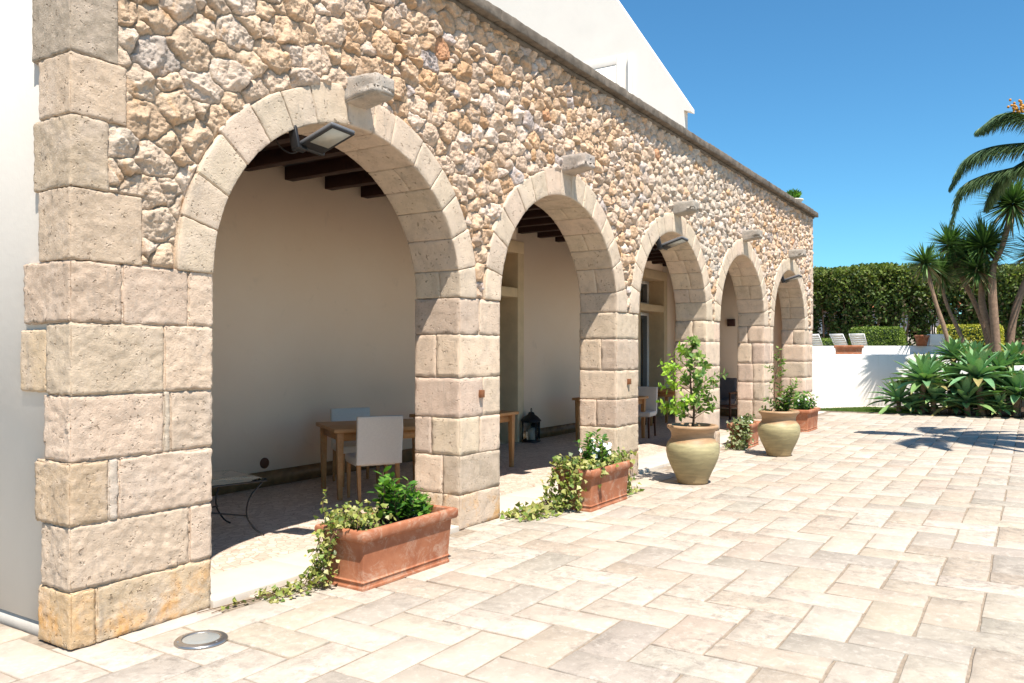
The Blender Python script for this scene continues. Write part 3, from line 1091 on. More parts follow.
# ------------------------------------------------------------------ leaf helpers
def leafbatch(mb, pos, dirs, ups, length, width, cols, fold=0.25, droop=0.15, shape='oval'):
    """vectorised leaves: each is two rows of quads folded along the midrib"""
    n = len(pos)
    d = dirs / np.maximum(np.linalg.norm(dirs, axis=1, keepdims=True), 1e-9)
    s = np.cross(d, ups)
    s /= np.maximum(np.linalg.norm(s, axis=1, keepdims=True), 1e-6)
    u = np.cross(s, d)
    L = np.broadcast_to(np.asarray(length, float), (n,))[:, None]
    W = np.broadcast_to(np.asarray(width, float), (n,))[:, None]
    if shape == 'oval':
        st = [(0.0, 0.0), (0.3, 0.42), (0.65, 0.48), (1.0, 0.0)]
    elif shape == 'ivy':
        st = [(0.0, 0.12), (0.25, 0.55), (0.5, 0.32), (1.0, 0.0)]
    else:
        st = [(0.0, 0.28), (0.3, 0.5), (0.7, 0.3), (1.0, 0.0)]
    rows = []
    for (t, hw) in st:
        c = pos + d * L * t - u * L * droop * t * t
        l = c + s * W * hw + u * W * hw * fold
        r = c - s * W * hw + u * W * hw * fold
        rows.append((l, c, r))
    V = np.stack([x for row in rows for x in row], 1).reshape(-1, 3)   # 12 per leaf
    base = np.arange(n)[:, None] * 12
    pat = []
    for k in range(3):
        o = k * 3
        pat += [[o, o + 1, o + 4, o + 3], [o + 1, o + 2, o + 5, o + 4]]
    Q = (base[:, :, None] + np.array(pat)[None]).reshape(-1, 4)
    C = np.repeat(np.broadcast_to(cols, (n, 3)), 12, axis=0)
    mb.add(V, Q, col=C)

def rvec(n):
    v = rng.normal(size=(n, 3))
    return v / np.linalg.norm(v, axis=1, keepdims=True)

def colmix(n, pal, var=0.2):
    pal = np.array(pal, float)
    return pal[rng.integers(0, len(pal), n)] * rng.uniform(1 - var, 1 + var, (n, 1))

GREEN = [(0.06, 0.16, 0.02), (0.09, 0.21, 0.03), (0.15, 0.28, 0.04), (0.04, 0.11, 0.02)]
VARIE = [(0.22, 0.26, 0.055), (0.30, 0.31, 0.08), (0.15, 0.22, 0.045), (0.40, 0.38, 0.15), (0.27, 0.27, 0.07), (0.11, 0.16, 0.035)]

def stem_leaves(mb, tw, p0, p1, n, ll, pal, lw=0.45, spread=1.0, r=0.004, var=0.2, start=0.25):
    p0, p1 = np.array(p0, float), np.array(p1, float)
    mid = (p0 + p1) / 2 + rng.normal(0, 0.03, 3) * np.linalg.norm(p1 - p0)
    path = smooth_pts([p0, mid, p1], 8)
    if tw is not None:
        tw.tube(path, list(np.linspace(r, r * 0.45, len(path))), 5)
    t = np.linspace(start, 1, n)
    pos = np.stack([np.interp(t * (len(path) - 1), np.arange(len(path)), path[:, k]) for k in range(3)], 1)
    ax = (p1 - p0) / np.linalg.norm(p1 - p0)
    ang = np.arange(n) * 2.4 + rng.uniform(0, 6)
    a = np.cross(ax, [0.3, 0.2, 0.9]); a /= np.linalg.norm(a); b = np.cross(ax, a)
    d = np.cos(ang)[:, None] * a + np.sin(ang)[:, None] * b
    d = d * spread + ax * rng.uniform(0.3, 0.9, (n, 1)) + rng.normal(0, 0.15, (n, 3))
    up = np.tile(ax, (n, 1)) + rng.normal(0, 0.25, (n, 3))
    L = ll * rng.uniform(0.7, 1.15, n)
    leafbatch(mb, pos, d, up, L, L * lw, colmix(n, pal, var), 0.2, 0.12)

def shrub(name, label, cat, loc, spec, pal, ll=0.06, petals=0, group=None, lw=0.5):
    """spec: list of (tip dx,dy,dz, leaves)"""
    root = empty(name, label, cat, loc, 0, group)
    lf, tw = MB(), MB()
    for (bx, by, dx, dy, dz, n) in spec:
        stem_leaves(lf, tw, (bx, by, -0.03), (dx, dy, dz), n, ll, pal, lw)
    tw.build('stem', M['twig'], root, True)
    lf.build('foliage', M['leaf'], root)
    if petals:
        for k in range(petals):
            pb = MB()
            s = spec[(k * 5) % len(spec)]
            c = np.array([s[2] * 0.9, s[3] - 0.02, s[4] * 0.72]) + rng.normal(0, 0.012, 3)
            m = 5
            ang = np.arange(m) * 2 * PI / m
            ax = np.array([-0.4, -0.8, 0.5]) + rng.normal(0, 0.2, 3)
            ax /= np.linalg.norm(ax)
            a = np.cross(ax, [0, 0, 1.0]); a /= np.linalg.norm(a); b = np.cross(ax, a)
            d = np.cos(ang)[:, None] * a + np.sin(ang)[:, None] * b + ax * 0.3
            leafbatch(pb, np.tile(c, (m, 1)) + ax * 0.03, d, np.tile(ax, (m, 1)), 0.026, 0.022, np.ones((m, 3)), 0.1, 0.2)
            pb.build('flower', M['petal'], root)
    return root

def trail(lf, tw, pts, dens, ll, pal, jitter=0.03, r=0.0025):
    path = smooth_pts(pts, 30)
    tw.tube(path, r, 4)
    seg = np.linalg.norm(np.diff(path, axis=0), axis=1)
    cum = np.concatenate([[0], np.cumsum(seg)])
    n = max(3, int(cum[-1] * dens))
    s = rng.uniform(0, cum[-1], n)
    pos = np.stack([np.interp(s, cum, path[:, k]) for k in range(3)], 1) + rng.normal(0, jitter, (n, 3))
    pos[:, 2] = np.maximum(pos[:, 2], 0.012)
    d = rvec(n) + np.array([0, -0.2, -0.15])
    up = rvec(n) * 0.6 + np.array([-0.25, -0.55, 0.7])
    L = ll * rng.uniform(0.6, 1.25, n)
    leafbatch(lf, pos, d, up, L, L * 0.95, colmix(n, pal, 0.22), 0.15, 0.2, 'ivy')

def ivy(label, loc, trails, group='ivy spilling from the terracotta troughs', pal=VARIE, ll=0.042):
    root = empty('ivy', label, 'ivy', loc, 0, group)
    lf, tw = MB(), MB()
    for pts, dens, jt in trails:
        trail(lf, tw, [np.array(p) - np.array(loc) * 1.0 for p in pts], dens, ll, pal, jt)
    for v in lf.V:
        v[:, 2] = np.maximum(v[:, 2], 0.006 - loc[2])
    tw.build('stem', M['twig'], root, True)
    lf.build('foliage', M['leaf'], root)
    return root

# ------------------------------------------------------------------ terracotta troughs
def trough(L, W, H, name='terracotta_trough', label='', loc=(0, 0, 0), rz=0, group=None):
    root = empty(name, label, 'planter', loc, rz, group)
    mb = MB()
    prof = [(-0.030, 0.0), (-0.030, 0.018), (-0.036, 0.024), (-0.036, 0.048), (-0.028, 0.055), (-0.036, 0.062), (-0.037, 0.07), (-0.020, H - 0.085), (-0.016, H - 0.08),
            (0.010, H - 0.074), (0.016, H - 0.062), (0.018, H - 0.02), (0.012, H - 0.004), (0.0, H), (-0.024, H), (-0.032, H - 0.008), (-0.036, H - 0.12)]
    V, Q = [], []
    cr = 0.012
    def ring(o, z):
        hx, hy = L / 2 + o, W / 2 + o
        pts = []
        for (sx, sy, a0) in ((1, 1, 0), (-1, 1, 90), (-1, -1, 180), (1, -1, 270)):
            for da in (0, 45, 90):
                an = rad(a0 + da)
                pts.append((sx * (hx - cr) + cr * math.cos(an), sy * (hy - cr) + cr * math.sin(an), z))
        return pts
    for (o, z) in prof:
        V += ring(o, z)
    m = 12
    for k in range(len(prof) - 1):
        for s in range(m):
            s2 = (s + 1) % m
            Q.append((k * m + s, k * m + s2, (k + 1) * m + s2, (k + 1) * m + s))
    mb.add(V, Q)
    mb.build('trough_body', M['terracotta'], root, False, bevel=0.003)
    sb = MB()
    hx, hy = L / 2 - 0.034, W / 2 - 0.034
    xs = np.linspace(-hx, hx, 14); ys = np.linspace(-hy, hy, 6)
    X, Y = np.meshgrid(xs, ys, indexing='ij')
    Z = H - 0.055 + 0.012 * fbm(np.stack([X.ravel() * 15, Y.ravel() * 15, 0 * X.ravel()], 1), 2, 3)
    ii, jj = np.meshgrid(np.arange(13), np.arange(5), indexing='ij')
    q0 = (ii * 6 + jj).ravel()
    sb.add(np.stack([X.ravel(), Y.ravel(), Z], 1), np.stack([q0, q0 + 6, q0 + 7, q0 + 1], 1))
    sb.build('soil', M['soil'], root, True)
    return root

GP = 'terracotta troughs in front of the arcade'
# trough 1 (largest, first arch)
T1 = dict(L=1.0, W=0.43, H=0.41)
ax1 = -0.015
c1 = np.array([1.614 + 0.5, -0.606 + 0.215])
trough(T1['L'], T1['W'], T1['H'], label='large terracotta trough with leafy shrub before the nearest arch', loc=(c1[0], c1[1], 0), rz=ax1, group=GP)

def local(c, a, x, y, z):
    return (c[0] + x * math.cos(a) - y * math.sin(a), c[1] + x * math.sin(a) + y * math.cos(a), z)

spec = []
for k in range(38):
    bx = random.uniform(-0.12, 0.30); by = random.uniform(-0.12, 0.12)
    h = 0.25 - 0.55 * abs(bx - 0.02) + random.uniform(-0.09, 0.10)
    spec.append((bx, by, bx + random.uniform(-0.07, 0.07), by + random.uniform(-0.07, 0.07), max(h, 0.06), 12))
p = local(c1, ax1, 0.0, 0.0, 0.36)
s1 = shrub('shrub', 'glossy bright green upright shrub in the largest trough', 'shrub', p, spec, GREEN, 0.086, 2, 'shrubs growing in the troughs', 0.44)
s1.rotation_euler[2] = ax1
spec = []
for k in range(24):
    bx = random.uniform(0.22, 0.41); by = random.uniform(-0.1, 0.1)
    spec.append((bx, by, bx + random.uniform(-0.06, 0.05), by + random.uniform(-0.06, 0.06), random.uniform(0.08, 0.19), 12))
s1b = shrub('shrub', 'low yellowish shrub at the right end of the largest trough', 'shrub', p, spec, [(0.16, 0.22, 0.05), (0.09, 0.15, 0.035), (0.22, 0.26, 0.08)], 0.05, 0, 'shrubs growing in the troughs', 0.42)
s1b.rotation_euler[2] = ax1

def tp(c, a):
    return lambda x, y, z: local(c, a, x, y, z)
t = tp(c1, ax1)
tr = []
for k in range(16):
    x0 = random.uniform(-0.44, -0.16); y0 = random.uniform(-0.13, 0.13)
    tr.append(([t(x0 + 0.1, y0, 0.39), t(x0, y0 + random.uniform(-0.05, 0.05), 0.45 + random.uniform(0, 0.07)), t(x0 - 0.1, y0 + random.uniform(-0.08, 0.08), 0.43)], 85, 0.035))
for k in range(12):
    y0 = random.uniform(-0.02, 0.22)
    zf = random.choice([0.02, 0.06, 0.1, 0.15, 0.2])
    tr.append(([t(-0.30, y0, 0.43), t(-0.47, y0, 0.44), t(-0.52 - random.uniform(0, 0.05), y0 + 0.02, 0.28), t(-0.54 - random.uniform(0, 0.06), y0 + 0.05, zf)], 58, 0.026))
for k in range(5):
    y0 = random.uniform(0.05, 0.22)
    tr.append(([t(-0.53, y0, 0.15), t(-0.62, y0 + 0.03, 0.05), t(-0.78, y0 + random.uniform(0.0, 0.08), 0.025), t(-0.92 - random.uniform(0, .1), y0 + 0.09, 0.02)], 60, 0.022))
for k in range(3):
    y0 = random.uniform(0.06, 0.2)
    tr.append(([t(-0.80, y0 + 0.03, 0.03), t(-0.98, y0 + 0.06, 0.018), t(-1.14, y0 + 0.08, 0.02), t(-1.27 - 0.05 * k, y0 + 0.05 + 0.04 * k, 0.012)], 16, 0.012))
tr.append(([t(-0.47, 0.13, 0.43), t(-0.51, 0.15, 0.53), t(-0.49, 0.16, 0.60), t(-0.46, 0.16, 0.66)], 40, 0.008))
tr.append(([t(-0.2, 0.02, 0.42), t(-0.19, 0.03, 0.5), t(-0.21, 0.03, 0.56)], 60, 0.012))
tr.append(([t(0.40, 0.1, 0.40), t(0.49, 0.10, 0.41), t(0.52, 0.10, 0.22), t(0.53, 0.10, 0.03)], 42, 0.014))
ivy('pale variegated ivy trailing from the left end of the largest trough onto the paving', (c1[0], c1[1], 0), tr, ll=0.036)

# trough 2 (second arch)
ax2 = 0.0
T2L, T2W = 0.93, 0.44
T2H = 0.42
a_ = np.array([math.cos(ax2), math.sin(ax2)]); n_ = np.array([-math.sin(ax2), math.cos(ax2)])
c2 = np.array([4.834, -0.646]) + T2L / 2 * a_ + T2W / 2 * n_
trough(T2L, T2W, T2H, label='terracotta trough with white flowers before the second arch', loc=(c2[0], c2[1], 0), rz=ax2, group=GP)
p = local(c2, ax2, 0, 0, 0.36)
spec = []
for k in range(22):
    bx = random.uniform(-0.22, 0.22); by = random.uniform(-0.13, 0.08)
    h = 0.38 - 0.85 * abs(bx + 0.02) + random.uniform(-0.06, 0.07)
    spec.append((bx, by, bx + random.uniform(-0.1, 0.1), by + random.uniform(-0.08, 0.08), max(h, 0.08), 14))
s2 = shrub('shrub', 'dark green shrub with white flowers in the trough before the second arch', 'shrub', p, spec, GREEN, 0.075, 18, 'shrubs growing in the troughs', 0.45)
s2.rotation_euler[2] = ax2
t = tp(c2, ax2)
tr = []
for k in range(34):
    x0 = random.uniform(-0.40, 0.38); y0 = random.uniform(-0.14, 0.14)
    tr.append(([t(x0 + 0.08, y0, 0.37), t(x0, y0 + random.uniform(-0.05, 0.05), 0.43 + random.uniform(0, 0.08)), t(x0 - 0.1, y0 + random.uniform(-0.1, 0.1), 0.42)], 58, 0.033))
for sgn, num in ((-1, 13), (1, 10)):
    for k in range(num):
        y0 = random.uniform(-0.16, 0.25) if sgn < 0 else random.uniform(-0.22, 0.2)
        zf = random.choice([0.03, 0.06, 0.12, 0.2])
        tr.append(([t(sgn * 0.34, y0, 0.44), t(sgn * 0.45, y0, 0.46), t(sgn * (0.50 + random.uniform(0, 0.06)), y0 + 0.03, 0.28), t(sgn * (0.52 + random.uniform(0, 0.08)), y0 + 0.05, zf)], 58, 0.03))
for k in range(7):
    y0 = random.uniform(0.02, 0.25)
    tr.append(([t(-0.53, y0, 0.14), t(-0.62, y0 + 0.03, 0.05), t(-0.85, y0 + random.uniform(0.0, 0.1), 0.04), t(-1.1 - random.uniform(0, .15), y0 + 0.09, 0.04)], 58, 0.03))
for k in range(3):
    tr.append(([t(0.54, -0.05, 0.1), t(0.64, -0.08, 0.03), t(0.80, -0.1, 0.03), t(0.94, -0.1, 0.015)], 40, 0.025))
tr.append(([t(-0.29, -0.18, 0.45), t(-0.30, -0.25, 0.43), t(-0.305, -0.235, 0.32), t(-0.30, -0.225, 0.25)], 55, 0.012))
ivy('golden ivy spilling over both ends of the trough before the second arch', (c2[0], c2[1], 0), tr, ll=0.052)

# trough 3 behind the second jar, trough 4 by the last pier
trough(0.75, 0.36, 0.40, label='terracotta trough half hidden behind the farther clay jar', loc=(11.30, -0.22, 0), rz=0.03, group=GP)
spec = [(random.uniform(-0.3, 0.3), random.uniform(-0.1, 0.1), random.uniform(-0.36, 0.3), random.uniform(-0.15, 0.12), random.uniform(0.05, 0.16), 12) for k in range(16)]
shrub('shrub', 'low grey green plant in the trough behind the farther jar', 'shrub', (11.30, -0.22, 0.36), spec, [(0.10, 0.15, 0.05), (0.16, 0.2, 0.08), (0.07, 0.11, 0.03)], 0.07, 4, 'shrubs growing in the troughs')
t = tp((11.30, -0.22), 0.03)
tr = []
for k in range(16):
    y0 = random.uniform(-0.16, 0.16)
    tr.append(([t(-0.3, y0, 0.4), t(-0.40, y0, 0.41), t(-0.46, y0, 0.2), t(-0.5 - random.uniform(0, 0.25), y0, 0.03)], 40, 0.04))
ivy('thin ivy hanging from the left end of the half hidden trough', (11.3, -0.22, 0), tr, pal=[(0.2, 0.24, 0.1), (0.3, 0.32, 0.18), (0.12, 0.16, 0.06)], ll=0.055)
trough(0.95, 0.44, 0.44, label='orange terracotta trough farthest along, before the last pier', loc=(14.72, -0.38, 0), rz=0.0, group=GP)
spec = [(random.uniform(-0.35, 0.35), random.uniform(-0.12, 0.12), random.uniform(-0.4, 0.4), random.uniform(-0.2, 0.2), random.uniform(0.1, 0.36), 16) for k in range(26)]
shrub('shrub', 'bushy white speckled shrub in the farthest trough', 'shrub', (14.72, -0.38, 0.40), spec, GREEN + [(0.14, 0.2, 0.07)], 0.09, 14, 'shrubs growing in the troughs')

# ------------------------------------------------------------------ clay jars
def jar(label, loc, s=1.0):
    root = empty('clay_jar', label, 'jar', loc, 0.4, 'tall clay jars in front of the piers')
    prof = [(0.0, 0.0), (0.165, 0.0), (0.182, 0.012), (0.186, 0.03), (0.192, 0.055), (0.225, 0.13), (0.268, 0.22), (0.302, 0.31), (0.318, 0.385), (0.316, 0.44), (0.300, 0.49),
            (0.272, 0.525), (0.264, 0.535), (0.257, 0.55), (0.252, 0.575), (0.258, 0.61), (0.275, 0.645), (0.296, 0.663), (0.306, 0.672), (0.308, 0.688), (0.300, 0.702), (0.284, 0.708), (0.268, 0.702), (0.255, 0.68), (0.236, 0.62), (0.232, 0.58)]
    mb = MB()
    mb.lathe([(r * s, z * s) for r, z in prof], 56)
    for v in mb.V:
        v[:, :2] *= (1 + 0.012 * vnoise(v * 5, 3))[:, None]
    mb.build('jar_body', M['jar'], root, True)
    sb = MB()
    sb.lathe([(0.0, 0.655 * s), (0.12 * s, 0.65 * s), (0.248 * s, 0.64 * s)], 24)
    sb.build('soil', M['soil'], root, True)
    return root
J1 = (7.14, -0.83); J2 = (10.34, -1.03)
jar('olive clay jar holding the leafy citrus tree', (J1[0], J1[1], 0), 1.0)
jar('olive clay jar holding the thin two stemmed bush', (J2[0], J2[1], 0), 0.98)

# citrus tree in the nearer jar; image plane right vector helps place the crown clumps
RV = np.array([math.sin(TH), -math.cos(TH), 0]); FV = np.array([fw.x, fw.y, 0])
def citrus():
    root = empty('potted_tree', 'small citrus tree with yellow green leaves in the nearer jar', 'tree', (J1[0], J1[1], 0.64))
    lf, tw = MB(), MB()
    trunk = smooth_pts([(0, 0, -0.03), tuple(RV * 0.015 + np.array([0, 0, 0.25])), tuple(-RV * 0.02 + np.array([0, 0, 0.5])), tuple(-RV * 0.03 + np.array([0, 0, 0.85])), tuple(RV * 0.02 + np.array([0, 0, 1.08]))], 20)
    tw.tube(trunk, list(np.linspace(0.017, 0.006, len(trunk))), 8)
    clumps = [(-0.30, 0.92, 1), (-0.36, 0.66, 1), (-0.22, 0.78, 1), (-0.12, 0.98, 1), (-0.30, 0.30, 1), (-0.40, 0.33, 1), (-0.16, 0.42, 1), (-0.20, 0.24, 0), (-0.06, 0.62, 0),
              (0.02, 1.05, 0), (0.06, 0.92, 0), (0.16, 0.90, 0), (0.20, 0.76, 0), (0.08, 0.70, 0), (0.27, 0.70, 0), (0.12, 0.56, 0), (0.22, 0.50, 0), (0.30, 0.40, 0), (0.33, 0.34, 0),
              (0.03, 0.40, 0), (0.10, 0.30, 0), (-0.04, 0.80, 0), (-0.10, 0.30, 0), (0.0, 0.95, 0), (0.02, 1.10, 0), (-0.34, 0.72, 1), (-0.26, 0.55, 1)]
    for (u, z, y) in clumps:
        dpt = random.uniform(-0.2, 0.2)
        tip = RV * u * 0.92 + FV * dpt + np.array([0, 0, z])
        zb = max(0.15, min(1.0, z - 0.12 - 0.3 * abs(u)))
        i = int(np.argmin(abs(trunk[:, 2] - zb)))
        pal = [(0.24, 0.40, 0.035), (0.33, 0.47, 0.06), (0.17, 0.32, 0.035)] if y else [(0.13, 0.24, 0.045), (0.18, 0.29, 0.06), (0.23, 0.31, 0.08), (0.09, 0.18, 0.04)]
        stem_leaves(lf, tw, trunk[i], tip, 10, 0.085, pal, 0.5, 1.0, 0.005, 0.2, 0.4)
        for q in range(2):
            t2 = tip + rng.normal(0, 0.075, 3)
            stem_leaves(lf, tw, tip * 0.7 + trunk[i] * 0.3, t2, 9, 0.078, pal, 0.5, 1.0, 0.003, 0.2, 0.4)
    tw.build('trunk', M['twig'], root, True)
    lf.build('crown', M['leaf'], root)
citrus()
def bush2():
    root = empty('potted_bush', 'thin two stemmed bush with a tuft of leaves in the farther jar', 'bush', (J2[0], J2[1], 0.62))
    lf, tw = MB(), MB()
    pal = [(0.14, 0.22, 0.06), (0.20, 0.27, 0.08), (0.09, 0.16, 0.04)]
    br = [(0.24, 0.52), (0.30, 0.50), (0.16, 0.42), (0.2, 0.3), (0.1, 0.36), (0.05, 0.28), (0.12, 0.2), (0.2, 0.44), (-0.05, 0.2), (0.02, 0.48)]
    for (u, z) in br:
        tip = RV * u + FV * random.uniform(-0.12, 0.12) + np.array([0, 0, z])
        stem_leaves(lf, tw, np.array([0, 0, -0.02]) + RV * 0.05, tip, 22, 0.11, pal, 0.42, 1.0, 0.006)
    tw.build('stem', M['twig'], root, True)
    tw = MB()
    st = smooth_pts([(0, 0, 0), tuple(-RV * 0.07 + np.array([0, 0, 0.35])), tuple(-RV * 0.03 + np.array([0, 0, 0.7])), tuple(RV * 0.0 + np.array([0, 0, 0.85]))], 12)
    tw.tube(st, list(np.linspace(0.009, 0.004, len(st))), 6)
    for (u, z, n) in ((-0.22, 0.78, 9), (-0.05, 0.92, 12), (0.08, 0.86, 12), (0.10, 0.70, 10), (-0.10, 0.74, 10), (0.02, 0.66, 8), (-0.02, 1.02, 6), (-0.14, 0.45, 8), (-0.22, 0.25, 12), (-0.28, 0.12, 14), (-0.1, 0.55, 6)):
        i = int(np.argmin(abs(st[:, 2] - max(0.02, z - 0.15))))
        stem_leaves(lf, tw, st[i], RV * u + FV * random.uniform(-0.08, 0.08) + np.array([0, 0, z]), n, 0.075, pal + [(0.3, 0.36, 0.2)], 0.5, 1.0, 0.003)
    tw.build('stem', M['twig'], root, True)
    lf.build('foliage', M['leaf'], root)
bush2()

# ------------------------------------------------------------------ uplight in the paving
root = empty('ground_light', 'round steel uplight set flush in the paving near the corner pier', 'light', (0.485, -0.44, 0))
mb = MB(); mb.lathe([(0.098, 0.0), (0.142, 0.0), (0.142, 0.006), (0.135, 0.013), (0.112, 0.017), (0.102, 0.016), (0.098, 0.012)], 40)
mb.build('steel_ring', M['steel'], root, True)
mb = MB(); mb.lathe([(0.0, 0.017), (0.05, 0.0165), (0.09, 0.0145), (0.1, 0.011)], 32)
mb.build('lens', M['lens'], root, True)
mb = MB()
for k in range(3):
    mb.lathe([(0.0, 0.0185), (0.006, 0.0175), (0.007, 0.0155)], 10, (0.121 * math.cos(2 * PI * k / 3 + 0.6), 0.121 * math.sin(2 * PI * k / 3 + 0.6), 0))
mb.build('screw', M['grey'], root, True)

# ------------------------------------------------------------------ floodlights under the arches
def floodlight(k, label):
    s = STARTS[k]
    root = empty('floodlight', label, 'floodlight', (s + 0.80, -0.12, 3.06), 0, 'floodlights under the arch crowns')
    root.rotation_euler = (rad(-17), rad(3), 0)
    root.scale = (0.86,) * 3
    mb = MB()
    mb.box(-0.13, 0.13, -0.26, 0.16, -0.006, 0.022)
    mb.box(-0.11, 0.11, -0.24, 0.1, 0.022, 0.036)
    hd = mb.build('housing', M['grey'], root, bevel=0.012)
    mb = MB(); mb.box(-0.128, 0.128, -0.255, 0.155, -0.018, -0.007)
    mb.build('bezel', M['black'], hd, bevel=0.003)
    mb = MB(); mb.box(-0.105, 0.095, -0.235, 0.02, -0.0215, -0.0185)
    mb.build('lens', M['lampglass'], root)
    mb = MB()
    mb.tube([(-0.17, 0.13, -0.01), (0.15, 0.13, -0.01)], 0.016, 10)
    mb.box(-0.172, -0.145, 0.09, 0.17, -0.05, 0.16)
    mb.box(-0.172, -0.06, 0.10, 0.16, -0.045, -0.02)
    mb.build('bracket', M['black'], root, bevel=0.003)
    mb = MB()
    mb.tube(smooth_pts([(-0.05, 0.15, 0.01), (-0.10, 0.24, -0.02), (-0.16, 0.30, 0.05), (-0.17, 0.33, 0.16)], 14), 0.006, 6)
    mb.build('cable', M['black'], root, True)
    return root
floodlight(0, 'grey floodlight with pale lens under the crown of the nearest arch')
floodlight(2, 'grey floodlight under the crown of the third arch, above the citrus tree')
floodlight(4, 'grey floodlight under the crown of the farthest arch')

# ------------------------------------------------------------------ furniture
def table(label, loc, rz, L=1.2, W=0.95, H=0.75):
    root = empty('table', label, 'table', loc, rz, 'oak tables under the arcade')
    mb = MB(); mb.box(-L / 2, L / 2, -W / 2, W / 2, H - 0.042, H)
    mb.build('tabletop', M['oak'], root, bevel=0.005)
    mb = MB()
    i = 0.07
    mb.box(-L / 2 + i, L / 2 - i, -W / 2 + i, -W / 2 + i + 0.022, H - 0.135, H - 0.043)
    mb.box(-L / 2 + i, L / 2 - i, W / 2 - i - 0.022, W / 2 - i, H - 0.135, H - 0.043)
    mb.box(-L / 2 + i, -L / 2 + i + 0.022, -W / 2 + i + 0.023, W / 2 - i - 0.023, H - 0.135, H - 0.043)
    mb.box(L / 2 - i - 0.022, L / 2 - i, -W / 2 + i + 0.023, W / 2 - i - 0.023, H - 0.135, H - 0.043)
    mb.build('apron', M['oak'], root)
    for sx in (-1, 1):
        for sy in (-1, 1):
            mb = MB()
            x, y = sx * (L / 2 - 0.075), sy * (W / 2 - 0.075)
            V = []
            for (z, h) in ((0, 0.024), (H - 0.045, 0.036)):
                V += [(x - h, y - h, z), (x + h, y - h, z), (x + h, y + h, z), (x - h, y + h, z)]
            mb.add(V, [(0, 3, 2, 1), (4, 5, 6, 7)] + [(a, (a + 1) % 4, 4 + (a + 1) % 4, 4 + a) for a in range(4)])
            mb.build('leg', M['oak'], root, bevel=0.003)
    return root

def cushion(mb, x0, x1, y0, y1, z0, z1, r, lean=0.0, seed=1):
    v, q, _ = rblock((x1 - x0, y1 - y0, z1 - z0), r, 0.05, 0.0035, seed, 0.1)
    v = v + np.array([(x0 + x1) / 2, (y0 + y1) / 2, (z0 + z1) / 2])
    v[:, 1] += lean * (v[:, 2] - z0)
    mb.add(v, q)

def chair(label, loc, rz, fab='fabric', leg='oak', bh=0.90):
    """faces local +y, backrest at -y"""
    root = empty('dining_chair', label, 'chair', loc, rz, 'upholstered chairs under the arcade')
    mb = MB(); cushion(mb, -0.235, 0.235, -0.2, 0.25, 0.38, 0.47, 0.02, 0, 3)
    mb.build('seat', M[fab], root, True)
    mb = MB(); cushion(mb, -0.24, 0.24, -0.265, -0.205, 0.40, bh, 0.02, -0.10, 4)
    mb.build('backrest', M[fab], root, True)
    for sx in (-1, 1):
        for sy in (-1, 1):
            mb = MB()
            x = sx * 0.205; y = 0.215 if sy > 0 else -0.205
            V = []
            for (z, h, dy) in ((0, 0.014, -0.05 if sy < 0 else 0.0), (0.405, 0.021, 0)):
                V += [(x - h, y - h + dy, z), (x + h, y - h + dy, z), (x + h, y + h + dy, z), (x - h, y + h + dy, z)]
            mb.add(V, [(0, 3, 2, 1), (4, 5, 6, 7)] + [(a, (a + 1) % 4, 4 + (a + 1) % 4, 4 + a) for a in range(4)])
            mb.build('leg', M[leg], root, bevel=0.002)
    return root

ZF = 0.038
A1 = math.atan2(-0.54, 0.84)
e1 = np.array([math.cos(A1), math.sin(A1)]); e2 = np.array([-math.sin(A1), math.cos(A1)])
tc = np.array([3.75, 1.79])
def t1(a, b):
    q = tc + a * e1 + b * e2
    return (q[0], q[1], ZF)
table('oak table with two pale chairs seen through the nearest arch', t1(0.62, 0.48), A1, 1.24, 0.96)
chair('pale linen chair turned away, before the oak table in the nearest arch', t1(0.40, -0.03), A1)
chair('shaded pale chair on the far side of the nearest oak table', t1(0.50, 1.10), A1 + PI, bh=0.87)
chair('chair mostly hidden by the pier, right of the nearest table', t1(1.5, 0.62), A1 + PI / 2)
table('oak table end showing at the left of the second arch', (6.36, 2.0, ZF), 0.0, 1.2, 0.92)
table('oak table beside the white chair in the third arch', (10.72, 1.98, ZF), 0.0, 1.2, 0.92)
chair('white chair with dark legs beside the oak table in the third arch', (11.42, 1.72, ZF), PI / 2 + 0.15, 'fabric', 'walnut')
table('oak table behind the citrus tree in the third arch', (14.0, 2.1, ZF), 0.0, 1.0, 0.8)
chair('white chair whose back shows over the farther table in the third arch', (13.9, 2.82, ZF), PI, 'fabric', 'walnut')
# dark lounge armchair in the fourth arch
root = empty('armchair', 'dark grey cushioned armchair in the shade of the fourth arch', 'armchair', (16.2, 1.85, ZF), PI / 2)
mb = MB(); cushion(mb, -0.30, 0.30, -0.28, 0.30, 0.33, 0.45, 0.04, 0, 3); mb.build('seat', M['greyfabric'], root, True)
mb = MB(); cushion(mb, -0.30, 0.30, -0.36, -0.26, 0.38, 0.93, 0.04, -0.15, 3); mb.build('backrest', M['greyfabric'], root, True)
for sx in (-1, 1):
    mb = MB()
    mb.box(sx * 0.35 - 0.025, sx * 0.35 + 0.025, -0.34, 0.32, 0.58, 0.62)
    mb.box(sx * 0.35 - 0.02, sx * 0.35 + 0.02, -0.34, 0.32, 0.26, 0.32)
    mb.build('armrest', M['walnut'], root, bevel=0.004)
    for sy in (-0.3, 0.28):
        mb = MB(); mb.box(sx * 0.35 - 0.02, sx * 0.35 + 0.02, sy - 0.02, sy + 0.02, 0, 0.585)
        mb.build('leg', M['walnut'], root)
for yy in (-0.3, 0.24):
    mb = MB(); mb.box(-0.33, 0.33, yy, yy + 0.04, 0.27, 0.31); mb.build('rail', M['walnut'], root)

